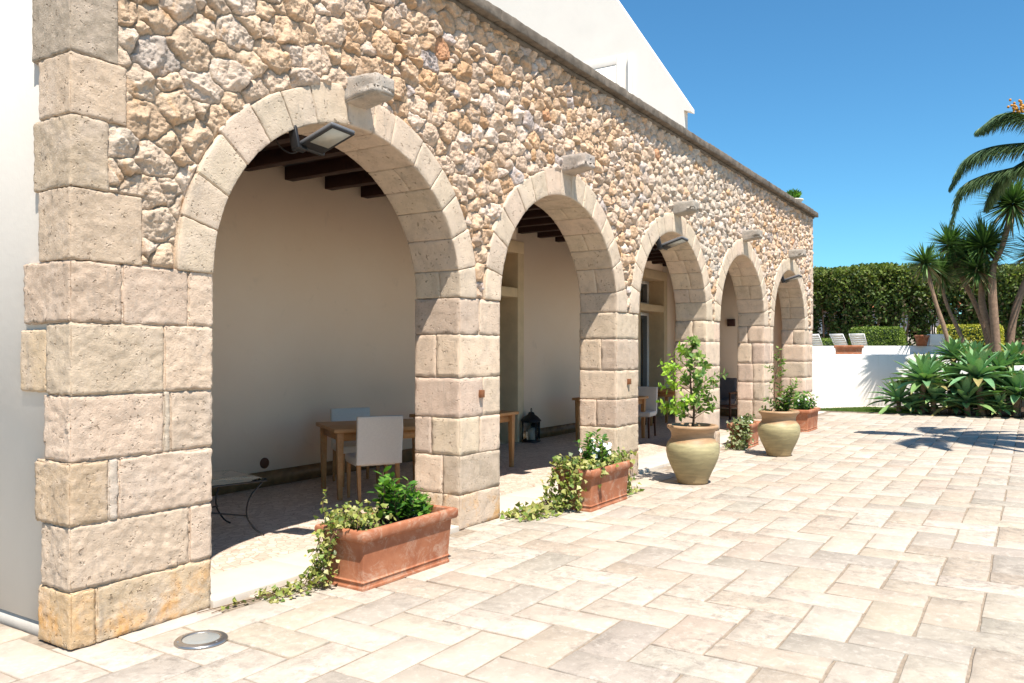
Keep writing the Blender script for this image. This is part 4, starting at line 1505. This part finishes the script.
# glass table on curved black legs, half hidden by the corner pier
root = empty('glass_table', 'low glass topped table on curved black metal legs behind the corner pier', 'table', (1.86, 1.62, ZF), rad(-14))
mb = MB(); mb.box(-0.55, 0.55, -0.35, 0.35, 0.475, 0.485)
mb.build('glass_top', M['clear'], root)
mb = MB()
for (a, b) in (((-0.55, -0.35), (0.55, -0.35)), ((0.55, -0.35), (0.55, 0.35)), ((0.55, 0.35), (-0.55, 0.35)), ((-0.55, 0.35), (-0.55, -0.35))):
    mb.tube([(a[0], a[1], 0.468), (b[0], b[1], 0.468)], 0.008, 8)
mb.build('rim', M['black'], root, True)
for sx in (-1, 1):
    for sy in (-1, 1):
        mb = MB()
        mb.tube(smooth_pts([(sx * 0.53, sy * 0.33, 0.465), (sx * 0.42, sy * 0.31, 0.33), (sx * 0.40, sy * 0.30, 0.18), (sx * 0.47, sy * 0.31, 0.06), (sx * 0.54, sy * 0.33, 0.008)], 16), 0.008, 8)
        mb.build('leg', M['black'], root, True)
mb = MB()
mb.tube([(-0.41, -0.30, 0.18), (0.0, 0.0, 0.22), (0.41, 0.30, 0.18)], 0.007, 8)
mb.tube([(-0.41, 0.30, 0.18), (0.0, 0.0, 0.235), (0.41, -0.30, 0.18)], 0.007, 8)
mb.lathe([(0.0, 0.2), (0.06, 0.2), (0.07, 0.23), (0.05, 0.26), (0.0, 0.262)], 20)
mb.build('stretcher', M['black'], root, True)

# lantern
root = empty('lantern', 'black metal lantern with glass panes standing by the inner wall', 'lantern', (9.62, 2.96, ZF), 0.25)
mb = MB()
s = 0.115
mb.box(-s - 0.015, s + 0.015, -s - 0.015, s + 0.015, 0, 0.03)
mb.box(-s, s, -s, s, 0.03, 0.05)
for sx in (-1, 1):
    for sy in (-1, 1):
        mb.box(sx * s - 0.009, sx * s + 0.009, sy * s - 0.009, sy * s + 0.009, 0.05, 0.34)
mb.box(-s - 0.01, s + 0.01, -s - 0.01, s + 0.01, 0.34, 0.365)
mb.build('frame', M['black'], root)
mb = MB()
mb.lathe([(0.175, 0.36), (0.165, 0.385), (0.11, 0.44), (0.06, 0.475), (0.05, 0.50), (0.035, 0.515), (0.0, 0.52)], 24)
an = np.linspace(0, 2 * PI, 17)
mb.tube(np.stack([0.035 * np.cos(an), 0 * an, 0.545 + 0.035 * np.sin(an)], 1), 0.006, 6, cap=False)
mb.build('cap', M['black'], root, True)
for k in range(4):
    mb = MB(); mb.box(-s + 0.01, s - 0.01, -s - 0.002, -s + 0.001, 0.052, 0.338)
    mb.xform(Matrix.Rotation(k * PI / 2, 4, 'Z'))
    mb.build('pane', M['clear'], root)
mb = MB(); mb.lathe([(0.0, 0.05), (0.045, 0.05), (0.045, 0.20), (0.035, 0.205), (0.0, 0.2)], 20); mb.build('candle', M['wax'], root, True)

# ------------------------------------------------------------------ plant on the cornice
root = empty('bowl_plant', 'small green plant in a cream bowl on top of the cornice near its far end', 'potted plant', (16.02, 0.12, TOPZ + 0.142))
mb = MB(); mb.lathe([(0.0, 0), (0.11, 0), (0.2, 0.09), (0.21, 0.11), (0.19, 0.11), (0.0, 0.09)], 20); mb.build('bowl', M['wax'], root, True)
lf = MB()
n = 110
d = rvec(n); d[:, 2] = abs(d[:, 2]) + 0.2
leafbatch(lf, d * 0.06 + np.array([-0.03, 0, 0.12]), d, rvec(n), 0.15 * rng.uniform(0.5, 1.2, n), 0.05, colmix(n, GREEN), 0.2, 0.4)
lf.build('foliage', M['leaf'], root)

# ------------------------------------------------------------------ far garden: walls, pots, loungers
gw = empty('garden_wall', 'low white stepped garden wall closing the far end of the court', 'wall', (23.4, 0, 0), rad(15))
mb = MB(); mb.box(0.0, 0.28, -2.9, 7.0, -0.05, 1.50); mb.build('front_wall', M['plaster'], gw, bevel=0.015)
mb = MB(); mb.box(0.95, 1.25, -2.9, 7.0, -0.05, 1.755); mb.build('rear_wall', M['plaster'], gw, bevel=0.015)
mb = MB(); mb.box(0.285, 0.945, -2.88, 7.0, -0.05, 1.44); mb.build('bed_fill', M['soil'], gw)
mb = MB(); mb.box(0.90, 1.32, -2.42, -2.0, 1.757, 2.10); tag(mb.build('pillar', M['plaster'], gw, bevel=0.012), 'short white pillar block on the wall')
GB = 'terracotta pots on the garden wall'
trough(0.78, 0.24, 0.27, label='orange terracotta trough resting on the white garden wall', loc=(23.46, 0.32, 1.50), rz=PI / 2 + rad(15), group=GB)
root = empty('terracotta_pot', 'terracotta pot beside the white pillar on the garden wall', 'pot', (24.73, -1.50, 1.755), 0, GB)
mb = MB(); mb.lathe([(0.0, 0), (0.14, 0), (0.19, 0.26), (0.215, 0.26), (0.215, 0.32), (0.19, 0.32), (0.17, 0.27), (0.0, 0.26)], 24); mb.build('pot_body', M['terracotta'], root, True)

def lounger():
    root = empty('sun_lounger', 'white', 'sun lounger', (0, 0, 0), 0, 'white sun loungers above the garden wall')
    # lies along local +x from foot; backrest at +x end reclined
    mb = MB()
    for sy in (-0.3, 0.27):
        mb.box(-1.3, 0.1, sy, sy + 0.03, 0.28, 0.34)
    for k in range(11):
        mb.box(-1.28 + 0.125 * k, -1.19 + 0.125 * k, -0.27, 0.27, 0.335, 0.352)
    mb.build('seat', M['white'], root)
    mb = MB()
    for sy in (-0.3, 0.27):
        mb.box(0.0, 0.72, sy, sy + 0.03, 0, 0.03)
    mb.box(0.69, 0.72, -0.27, 0.27, 0, 0.03)
    for k in range(6):
        mb.box(0.02 + 0.113 * k, 0.105 + 0.113 * k, -0.27, 0.27, 0.012, 0.028)
    mb.xform(Matrix.Translation((0.08, 0, 0.33)) @ Matrix.Rotation(rad(-52), 4, 'Y'))
    mb.build('backrest', M['white'], root)
    for sx in (-1.2, 0.02):
        for sy in (-0.29, 0.26):
            mb = MB(); mb.box(sx, sx + 0.05, sy, sy + 0.03, 0, 0.29); mb.build('leg', M['white'], root)
    return root
L0 = lounger()
L0.scale = (0.8,) * 3
L0.location = (25.9, 1.72, 1.42); L0.rotation_euler[2] = rad(165)
L0['label'] = 'white sun lounger at the left edge, cut off by the arcade end'
dup(L0, (25.9, 0.92, 1.42), rad(158), 'white sun lounger in the middle of the three above the garden wall', 0.8)
dup(L0, (25.9, 0.38, 1.42), rad(170), 'white sun lounger nearest the clipped box hedge', 0.8)

# clipped hedges
def boxhedge(label, x0, x1, y0, y1, z0, z1, pal, n=9000, ls=0.055, name='box_hedge'):
    root = empty(name, label, 'hedge', ((x0 + x1) / 2, (y0 + y1) / 2, z0), 0, 'clipped garden hedges')
    hx, hy, h = (x1 - x0) / 2, (y1 - y0) / 2, z1 - z0
    core, q, nr = rblock((2 * hx - 0.1, 2 * hy - 0.1, h - 0.05), 0.1, 0.15, 0.02, 5, 0.2)
    mb = MB(); mb.add(core + np.array([0, 0, h / 2 - 0.025]), q, col=(0.03, 0.06, 0.012))
    co_ = mb.build('hedge_core', M['hedge'], root, True)  # solid block, darker green than the leaves around it
    lf = MB()
    v, q2, nrm = rblock((2 * hx, 2 * hy, h), 0.12, 0.12, 0.02, 6, 0.2)
    a = v[q2]
    # sample quads by area
    ar = np.linalg.norm(np.cross(a[:, 1] - a[:, 0], a[:, 3] - a[:, 0]), axis=1)
    pick = rng.choice(len(a), n, p=ar / ar.sum())
    s, tt = rng.random((n, 1)), rng.random((n, 1))
    P = (a[pick, 0] * (1 - s) + a[pick, 1] * s) * (1 - tt) + (a[pick, 3] * (1 - s) + a[pick, 2] * s) * tt
    nn = nrm[q2[pick, 0]]
    P = P + np.array([0, 0, h / 2]) + nn * rng.normal(0, 0.018, (n, 1))
    d = nn * 0.5 + rvec(n) * 0.9 + np.array([0, 0, 0.3])
    leafbatch(lf, P, d, nn + rvec(n) * 0.7, ls * rng.uniform(0.6, 1.3, n), ls * 0.7, colmix(n, pal, 0.3), 0.2, 0.1)
    lf.build('foliage', M['hedge'], root)
    return root
HP = [(0.11, 0.17, 0.025), (0.15, 0.22, 0.03), (0.08, 0.13, 0.02), (0.19, 0.25, 0.04)]
boxhedge('large clipped green box hedge behind the white loungers', 26.9, 28.3, -0.62, 0.93, 1.3, 2.36, HP)
boxhedge('low clipped green hedge beside the end of the arcade', 27.0, 28.0, 1.45, 3.0, 1.3, 1.98, HP, 5000)
boxhedge('golden yellow clipped hedge behind the yucca trunks', 29.2, 30.4, -3.4, -1.5, 1.3, 2.45, [(0.34, 0.33, 0.03), (0.26, 0.28, 0.03), (0.42, 0.38, 0.05)], 8000, 0.06)

# tall hedge of cypress-like trees: each tree a thing
def hedge_tree_mesh(h, wdt, n, seedpal):
    lf = MB()
    t = rng.random(n) ** 0.62
    z = 0.12 + t * (h - 0.05)
    ang = rng.uniform(0, 2 * PI, n)
    prof = 0.45 + 0.55 * np.clip(t * 1.6, 0, 1)
    prof *= np.sqrt(np.clip((1.02 - t) / 0.05, 0, 1))
    rr = wdt * prof * np.sqrt(rng.uniform(0.12, 1, n))
    P = np.stack([rr * np.cos(ang), rr * np.sin(ang) * 1.15, z], 1)
    clump = fbm(P * np.array([1.9, 1.9, 1.3]) + rng.uniform(0, 50), 3, 12)
    keep = clump > (-0.02 - 0.5 * np.clip((t - 0.35) / 0.45, 0, 1))
    P, t, clump = P[keep], t[keep], clump[keep]
    m = len(P)
    pal = colmix(m, seedpal, 0.3)
    c2 = np.array([0.20, 0.25, 0.045])
    wq = np.clip((t - 0.55) / 0.35, 0, 1)[:, None] * rng.uniform(0, 1, (m, 1))
    cols = pal * (1 - wq) + c2 * wq
    d = rvec(m) + np.array([0, 0, 0.5])
    leafbatch(lf, P, d, rvec(m), 0.15 * rng.uniform(0.6, 1.4, m), 0.085, cols, 0.2, 0.1)
    tw = MB()
    for k in range(5):
        a = random.uniform(0, 6.28)
        tw.tube(smooth_pts([(0.08 * math.cos(a), 0.08 * math.sin(a), -0.05), (0.2 * math.cos(a + .4), 0.2 * math.sin(a), h * 0.45), (0.5 * wdt * math.cos(a), 0.5 * wdt * math.sin(a), h * 0.92)], 8), [0.05, 0.045, 0.04, 0.035, 0.03, 0.025, 0.02, 0.012, 0.01][:9], 6)
    return lf, tw
HT = [(0.055, 0.10, 0.022), (0.04, 0.075, 0.018), (0.08, 0.125, 0.028), (0.11, 0.09, 0.05), (0.06, 0.11, 0.022)]
descr = ['yellow topped', 'dark', 'thin brownish', 'full green', 'ragged']
ypos = np.arange(5.6, -8.2, -1.05)
protos = []
for v_ in range(4):
    lf, tw = hedge_tree_mesh(3.66 + 0.07 * v_, 0.95, 10500, HT)
    r_ = empty('hedge_tree', 'x', 'tree', (0, 0, 0), 0, 'tall screening hedge trees behind the garden')
    tw.build('trunk', M['bark'], r_, True)
    lf.build('crown', M['hedge'], r_)
    protos.append(r_)
names = {}
vis = 0
for k, y in enumerate(ypos):
    pos = (35.6 + random.uniform(-0.4, 0.4), y, 1.28)
    ordinal = ['first', 'second', 'third', 'fourth', 'fifth', 'sixth', 'seventh', 'eighth', 'ninth', 'tenth', 'eleventh', 'twelfth', 'thirteenth', 'fourteenth'][k]
    lab = 'tall leafy screening tree behind the garden, %s in its row from the arcade' % ordinal
    rz = random.uniform(0, 6.28)
    scl = random.uniform(0.94, 1.06)
    if k < 4:
        o = protos[k]; o.location = pos; o.rotation_euler[2] = rz; o.scale = (1.0, 1.0, scl); o['label'] = lab
    else:
        o = dup(protos[k % 4], pos, rz, lab, scl)

# pink house with tiled roof beyond the hedge
root = empty('far_house', 'salmon coloured house with clay tile roof glimpsed through the hedge', 'house', (46, -6.2, 1.3))
mb = MB(); mb.box(-0.1, 7, -6, 5, 0, 2.7); mb.build('wall', M['pinkwall'], root)
mb = MB()
mb.add([(-0.6, -6.5, 2.7), (7.5, -6.5, 2.7), (7.5, 5.5, 2.7), (-0.6, 5.5, 2.7), (3.5, -3, 4.4), (3.5, 2, 4.4)], [(0, 4, 5, 3), (1, 2, 5, 4)], [(0, 1, 4), (2, 3, 5)])
mb.build('roof', M['rooftile'], root)
for yy in (-4.5, -1.5, 1.5, 3.6):
    mb = MB(); mb.box(-0.14, -0.101, yy, yy + 0.9, 0.9, 2.1); wn = mb.build('window', M['white'], root)
    mb = MB(); mb.box(-0.16, -0.141, yy + 0.08, yy + 0.82, 0.98, 2.02); mb.build('pane', M['pane'], wn)

root = empty('white_house', 'low white house glimpsed through gaps low in the tall hedge', 'house', (43, 4.5, 1.3))
mb = MB(); mb.box(0, 6, -4.6, 7, 0, 2.5); mb.build('wall', M['flank'], root)
mb = MB()
mb.add([(-0.4, -5, 2.5), (6.4, -5, 2.5), (6.4, 7.4, 2.5), (-0.4, 7.4, 2.5), (3, -2, 3.6), (3, 4.4, 3.6)], [(0, 4, 5, 3), (1, 2, 5, 4)], [(0, 1, 4), (2, 3, 5)])
mb.build('roof', M['rooftile'], root)
for yy in (-3.2, -0.4, 2.4, 4.8):
    mb = MB(); mb.box(-0.04, -0.001, yy, yy + 1.1, 0.3, 2.0); wn = mb.build('window', M['white'], root)
    mb = MB(); mb.box(-0.06, -0.041, yy + 0.08, yy + 1.02, 0.38, 1.92); mb.build('pane', M['pane'], wn)

# ------------------------------------------------------------------ agaves
def agave_mesh(nl, L, W, seed):
    r = np.random.default_rng(seed)
    mb = MB()
    for k in range(nl):
        f = k / (nl - 1)
        az = k * 2.39996 + r.normal(0, 0.12)
        elv = rad(-14 + 92 * f ** 1.2) + r.normal(0, 0.09)
        Ls = L * (1.0 - 0.38 * f) * r.uniform(0.85, 1.08)
        Ws = W * (1 - 0.25 * f) * r.uniform(0.85, 1.1)
        S = 7
        ts = np.linspace(0, 1, S)
        hw = np.array([0.30, 0.36, 0.46, 0.52, 0.46, 0.27, 0.0]) * Ws
        d = np.array([math.cos(az), math.sin(az)])
        side = np.array([-math.sin(az), math.cos(az), 0])
        droop = (0.10 if f > 0.5 else 0.34) * r.uniform(0.5, 1.4)
        V = []
        x = z = 0.0
        e = elv + droop * 0.6
        pr_ = 0
        base = np.array([0.03 * d[0], 0.03 * d[1], -0.06 + 0.14 * f])
        for i in range(S):
            if i:
                dl = (ts[i] - ts[i - 1]) * Ls
                ee = elv + droop * (0.6 - 1.5 * ts[i])
                x += math.cos(ee) * dl; z += math.sin(ee) * dl
            ee = elv + droop * (0.6 - 1.5 * ts[i])
            up = np.array([-math.sin(ee) * d[0], -math.sin(ee) * d[1], math.cos(ee)])
            c = base + np.array([x * d[0], x * d[1], z])
            V += [c + side * hw[i] + up * hw[i] * 0.42, c - up * 0.012 * (1 - ts[i]), c - side * hw[i] + up * hw[i] * 0.42]
        Q = []
        for i in range(S - 1):
            o = i * 3
            Q += [(o, o + 1, o + 4, o + 3), (o + 1, o + 2, o + 5, o + 4)]
        a = np.array([0.145, 0.285, 0.135]) if r.random() < 0.8 else np.array([0.17, 0.30, 0.11])
        if f > 0.75: a = np.array([0.20, 0.34, 0.14])
        if f < 0.12: a = np.array([0.16, 0.26, 0.09])
        cc = np.tile(a * r.uniform(0.75, 1.2), (len(V), 1))
        cc[-3:] = (0.26, 0.19, 0.08)
        if f < 0.1 and r.random() < 0.35:
            cc[9:] = np.array([0.30, 0.25, 0.10]) * r.uniform(0.7, 1.1)
        mb.add(V, Q, col=cc)
    return mb
AGP = []
for v_ in range(3):
    r_ = empty('agave', 'x', 'agave', (0, 0, 0), 0, 'agave rosettes in the planting bed')
    mb = agave_mesh(44 - 4 * v_, 0.86, 0.165, 100 + v_)
    mb.build('rosette', M['agave'], r_, True)
    st = MB(); st.tube(smooth_pts([(0, 0, 0.02), (0.05, 0.03, -0.5), (0.12, -0.03, -1.4)], 8), [0.05, 0.055, 0.06, 0.06, 0.06, 0.065, 0.065, 0.07, 0.07][:9], 8)
    st.build('stem', M['bark'], r_, True)
    AGP.append(r_)
ag = [
    (20.7, -1.98, 0.86, 1.14, 'large agave rosette at the upper left of the clump, nearest the white wall'),
    (20.7, -3.15, 0.98, 1.2, 'largest agave rosette high in the middle of the clump'),
    (20.7, -2.9, 0.36, 1.1, 'agave rosette low in front at the middle of the clump, beside the paving'),
    (20.8, -4.0, 0.58, 1.08, 'agave rosette low at the right of the clump below the white tag'),
    (20.75, -1.38, 0.34, 0.92, 'leftmost agave rosette next to the lawn tip'),
    (20.7, -2.2, 0.38, 0.95, 'agave rosette low between the lawn and the front middle rosette'),
    (22.0, -2.55, 1.45, 0.85, 'topmost upright agave at the foot of the white pillar'),
    (21.9, -3.0, 1.32, 0.95, 'yellowish agave at the back below the leaning yucca trunks'),
    (20.65, -3.62, 0.22, 0.62, 'small low agave at the front edge right of centre'),
    (20.75, -1.78, 0.16, 0.62, 'small low agave at the front edge near the lawn'),
    (20.9, -4.75, 0.85, 1.05, 'upper agave rosette cut off by the right edge of the photo'),
    (21.2, -2.6, 0.72, 1.0, 'agave rosette in the heart of the clump between larger ones'),
    (20.8, -4.85, 0.42, 0.95, 'lower agave rosette cut off by the right edge of the photo'),
    (21.6, -3.62, 1.08, 0.95, 'agave rosette at the back in front of the thick yucca trunks'),
    (21.9, -1.95, 0.95, 0.95, 'agave rosette behind the upper left one'),
    (21.7, -4.3, 1.05, 0.9, 'agave rosette at the back behind the white tag'),
    (22.6, -1.75, 0.85, 0.85, 'agave rosette touching the white wall'),
    (21.4, -3.35, 0.55, 0.85, 'shaded agave under the largest rosette'),
    (21.5, -4.05, 0.62, 0.9, 'shaded agave behind the low right rosette'),
    (21.3, -1.95, 0.42, 0.8, 'shaded agave under the upper left rosette'),
    (22.1, -3.9, 1.35, 0.85, 'agave high at the back beside the tallest yucca'),
    (21.0, -2.62, 0.2, 0.75, 'small agave at the paving edge left of the front middle rosette'),
    (21.05, -3.35, 0.2, 0.75, 'small agave at the paving edge right of the front middle rosette'),
]
for k, (x, y, z, s, lab) in enumerate(ag):
    rz = random.uniform(0, 6.28)
    s *= 1.1
    if k < 3:
        o = AGP[k]; o.location = (x, y, z); o.rotation_euler[2] = rz; o.scale = (s,) * 3; o['label'] = lab
    else:
        o = dup(AGP[k % 3], (x, y, z), rz, lab, s)
root = empty('plant_tag', 'small blank white tag standing among the agaves at the right', 'sign', (20.62, -4.05, 0.0), rad(-60))
mb = MB(); mb.box(-0.15, 0.15, -0.004, 0.004, 1.13, 1.25); mb.build('plate', M['white'], root, bevel=0.002)
mb = MB(); mb.box(-0.008, 0.008, 0.005, 0.012, 0.0, 1.2); mb.build('stake', M['grey'], root)

# ------------------------------------------------------------------ yuccas
def yucca_head(mb, c, R, n, col=None):
    c = np.array(c, float)
    d = rvec(n)
    d[:, 2] = d[:, 2] * 0.85 + 0.22
    d /= np.linalg.norm(d, axis=1, keepdims=True)
    L = R * rng.uniform(0.75, 1.12, n)
    pal = [(0.06, 0.125, 0.035), (0.08, 0.16, 0.04), (0.11, 0.20, 0.05), (0.045, 0.09, 0.028)]
    cols = colmix(n, pal, 0.25)
    dead = (d[:, 2] < -0.35) & (rng.random(n) < 0.45)
    cols[dead] = np.array([0.24, 0.19, 0.09])
    leafbatch(mb, c + d * 0.05 * R, d, rvec(n) * 0.3 + np.array([0, 0, 1.0]), L, 0.055 + 0 * L, cols, 0.3, 0.10, 'sword')

def yucca(label, trunks, heads, r0=0.09):
    root = empty('yucca', label, 'yucca', tuple(trunks[0][0]), 0, 'yucca trees behind the agaves')
    b = np.array(trunks[0][0], float)
    tw = MB()
    for pts in trunks:
        path = smooth_pts([np.array(p) - b for p in pts], 14)
        rr = np.linspace(r0, r0 * 0.55, len(path)) * (1 + 0.10 * rng.normal(size=len(path)))
        tw.tube(path, list(rr), 9)
    tw.build('trunk', M['bark'], root, True)
    for (c, R, n) in heads:
        hb = MB()
        yucca_head(hb, np.array(c) - b, R, n)
        hb.build('crown', M['agave'], root)
    return root
yucca('slim yucca leaning left, nearest the arcade', [[(22.8, -2.75, 0), (22.8, -2.31, 2.0), (22.8, -2.02, 3.02), (22.8, -1.81, 3.98)]], [((22.8, -1.78, 4.03), 0.64, 230)], 0.07)
yucca('yucca with second slim trunk crossing behind the leftmost one', [[(24.6, -2.96, 0), (24.6, -2.64, 1.71), (24.6, -2.16, 2.99), (24.6, -2.0, 3.84)]], [((24.6, -2.0, 3.89), 0.68, 260)], 0.07)
yucca('yucca with long trunk leaning left up to a ragged crown', [[(24.8, -3.42, 0), (24.8, -3.25, 1.6), (24.8, -2.99, 2.69), (24.8, -2.44, 4.0), (24.8, -2.15, 4.88)]], [((24.8, -2.24, 4.71), 0.74, 260), ((24.8, -2.61, 4.37), 0.72, 260)], 0.095)
yucca('thick yucca in the middle with dense drooping crown', [[(24.4, -3.39, 0), (24.4, -3.36, 1.81), (24.4, -3.07, 2.99), (24.4, -3.14, 4.39)]], [((24.4, -3.12, 4.55), 0.98, 460), ((24.4, -2.96, 3.9), 0.82, 300)], 0.12)
yucca('tallest yucca with high spiky crown at the right', [[(24.2, -3.57, 0), (24.2, -3.44, 1.71), (24.2, -3.33, 3.75), (24.2, -3.57, 4.5), (24.2, -3.78, 5.46)]], [((24.2, -3.83, 5.68), 0.98, 440)], 0.125)
yucca('yucca whose crown is cut by the right edge of the photo', [[(24.5, -3.92, 0), (24.5, -3.76, 1.81), (24.5, -3.98, 3.1), (24.5, -4.35, 4.17)]], [((24.5, -4.43, 4.33), 0.82, 320)], 0.12)

# ------------------------------------------------------------------ palm
def palm():
    base = np.array([13.55, -5.05, 0.0]); top = np.array([13.45, -4.75, 4.95])
    root = empty('palm_tree', 'feathery palm whose drooping fronds hang in at the upper right', 'palm', tuple(base))
    tw = MB()
    path = smooth_pts([(0, 0, 0), tuple((top - base) * 0.5 + np.array([0, 0.03, 0])), tuple(top - base)], 16)
    tw.tube(path, list(np.linspace(0.17, 0.12, len(path)) * (1 + 0.06 * rng.normal(size=len(path)))), 12)
    tw.build('trunk', M['bark'], root, True)
    def frond(pts, ll):
        lf = MB()
        path = smooth_pts([np.array(p) - base for p in pts], 40)
        lf.tube(path, list(np.linspace(0.018, 0.004, len(path))), 5, (0.10, 0.13, 0.04))
        tan = np.gradient(path, axis=0); tan /= np.linalg.norm(tan, axis=1, keepdims=True)
        n = 165
        s = np.linspace(0.14, 0.995, n)
        pos = np.stack([np.interp(s * (len(path) - 1), np.arange(len(path)), path[:, k]) for k in range(3)], 1)
        tg = np.stack([np.interp(s * (len(path) - 1), np.arange(len(path)), tan[:, k]) for k in range(3)], 1)
        sd = np.cross(tg, [0, 0, 1.0]); sd /= np.maximum(np.linalg.norm(sd, axis=1, keepdims=True), 1e-6)
        for sg in (-1, 1):
            for lay in (0.0, 0.35):
                d = sd * sg * 0.8 + tg * 0.75 + np.array([0, 0, -0.25 - lay]) + rng.normal(0, 0.1, (n, 3))
                L = ll * np.sin(PI * (0.12 + 0.82 * s)) * rng.uniform(0.85, 1.1, n) + 0.05
                leafbatch(lf, pos, d, np.tile([0, 0, 1.0], (n, 1)) + rng.normal(0, 0.2, (n, 3)), L, 0.020, colmix(n, [(0.08, 0.135, 0.055), (0.11, 0.17, 0.07), (0.06, 0.11, 0.045)], 0.25), 0.3, 0.35, 'sword')
        lf.build('frond', M['agave'], root)
    t_ = top
    frond([t_, (13.5, -4.25, 5.45), (13.5, -3.85, 5.55), (13.5, -3.50, 5.33)], 0.34)
    frond([t_, (13.5, -4.25, 5.02), (13.5, -3.70, 5.02), (13.5, -3.32, 4.85), (13.5, -3.10, 4.42)], 0.36)
    frond([t_, (13.5, -4.2, 4.68), (13.5, -3.60, 4.56), (13.5, -3.25, 4.35), (13.5, -3.12, 3.78)], 0.34)
    frond([t_, (13.6, -4.1, 4.70), (13.7, -3.8, 4.45), (13.8, -3.62, 4.05)], 0.3)
    for k in range(12):
        a = rad(-200 + 20 * k + random.uniform(-6, 6)) - 0.2
        el_ = random.uniform(0.1, 0.9)
        R_ = 2.25
        dx, dy = math.cos(a), math.sin(a)
        if dy > 0.45: continue
        frond([t_, t_ + np.array([dx * R_ * 0.4, dy * R_ * 0.4, 0.55 * el_]), t_ + np.array([dx * R_ * 0.8, dy * R_ * 0.8, 0.5 * el_ - 0.1]), t_ + np.array([dx * R_, dy * R_, 0.2 * el_ - 0.65])], 0.36)
    ob = MB()
    for k in range(40):
        c = np.array([13.5, -4.14, 5.60]) - base + rng.normal(0, 1, 3) * np.array([0.06, 0.07, 0.06])
        ob.lathe([(0.0, -0.025), (0.022, -0.012), (0.022, 0.012), (0.0, 0.025)], 6, tuple(c))
    ob.tube([top - base, np.array([13.5, -4.4, 5.5]) - base, np.array([13.5, -4.12, 5.62]) - base], 0.012, 6)
    ob.build('fruit_cluster', M['orange'], root)
palm()

# lawn blades
lf = MB()
n = 16000
x = rng.uniform(20.46, 22.3, n); y = rng.uniform(-1.9, 0.9, n)
inb = (y < 0.9 - (x - 20.46) * 0.72)
x, y = x[inb], y[inb]; n = len(x)
d = rvec(n) * 0.5 + np.array([0, 0, 1.0])
leafbatch(lf, np.stack([x, y, 0 * x + 0.012], 1), d, rvec(n), 0.05 * rng.uniform(0.6, 1.3, n), 0.008, colmix(n, [(0.10, 0.17, 0.03), (0.14, 0.2, 0.04), (0.08, 0.14, 0.025)], 0.2), 0.1, 0.3, 'sword')
o = lf.build('lawn_grass', M['grass'])
tag(o, 'short green lawn grass in a wedge beside the agaves', 'grass', None, 'stuff')
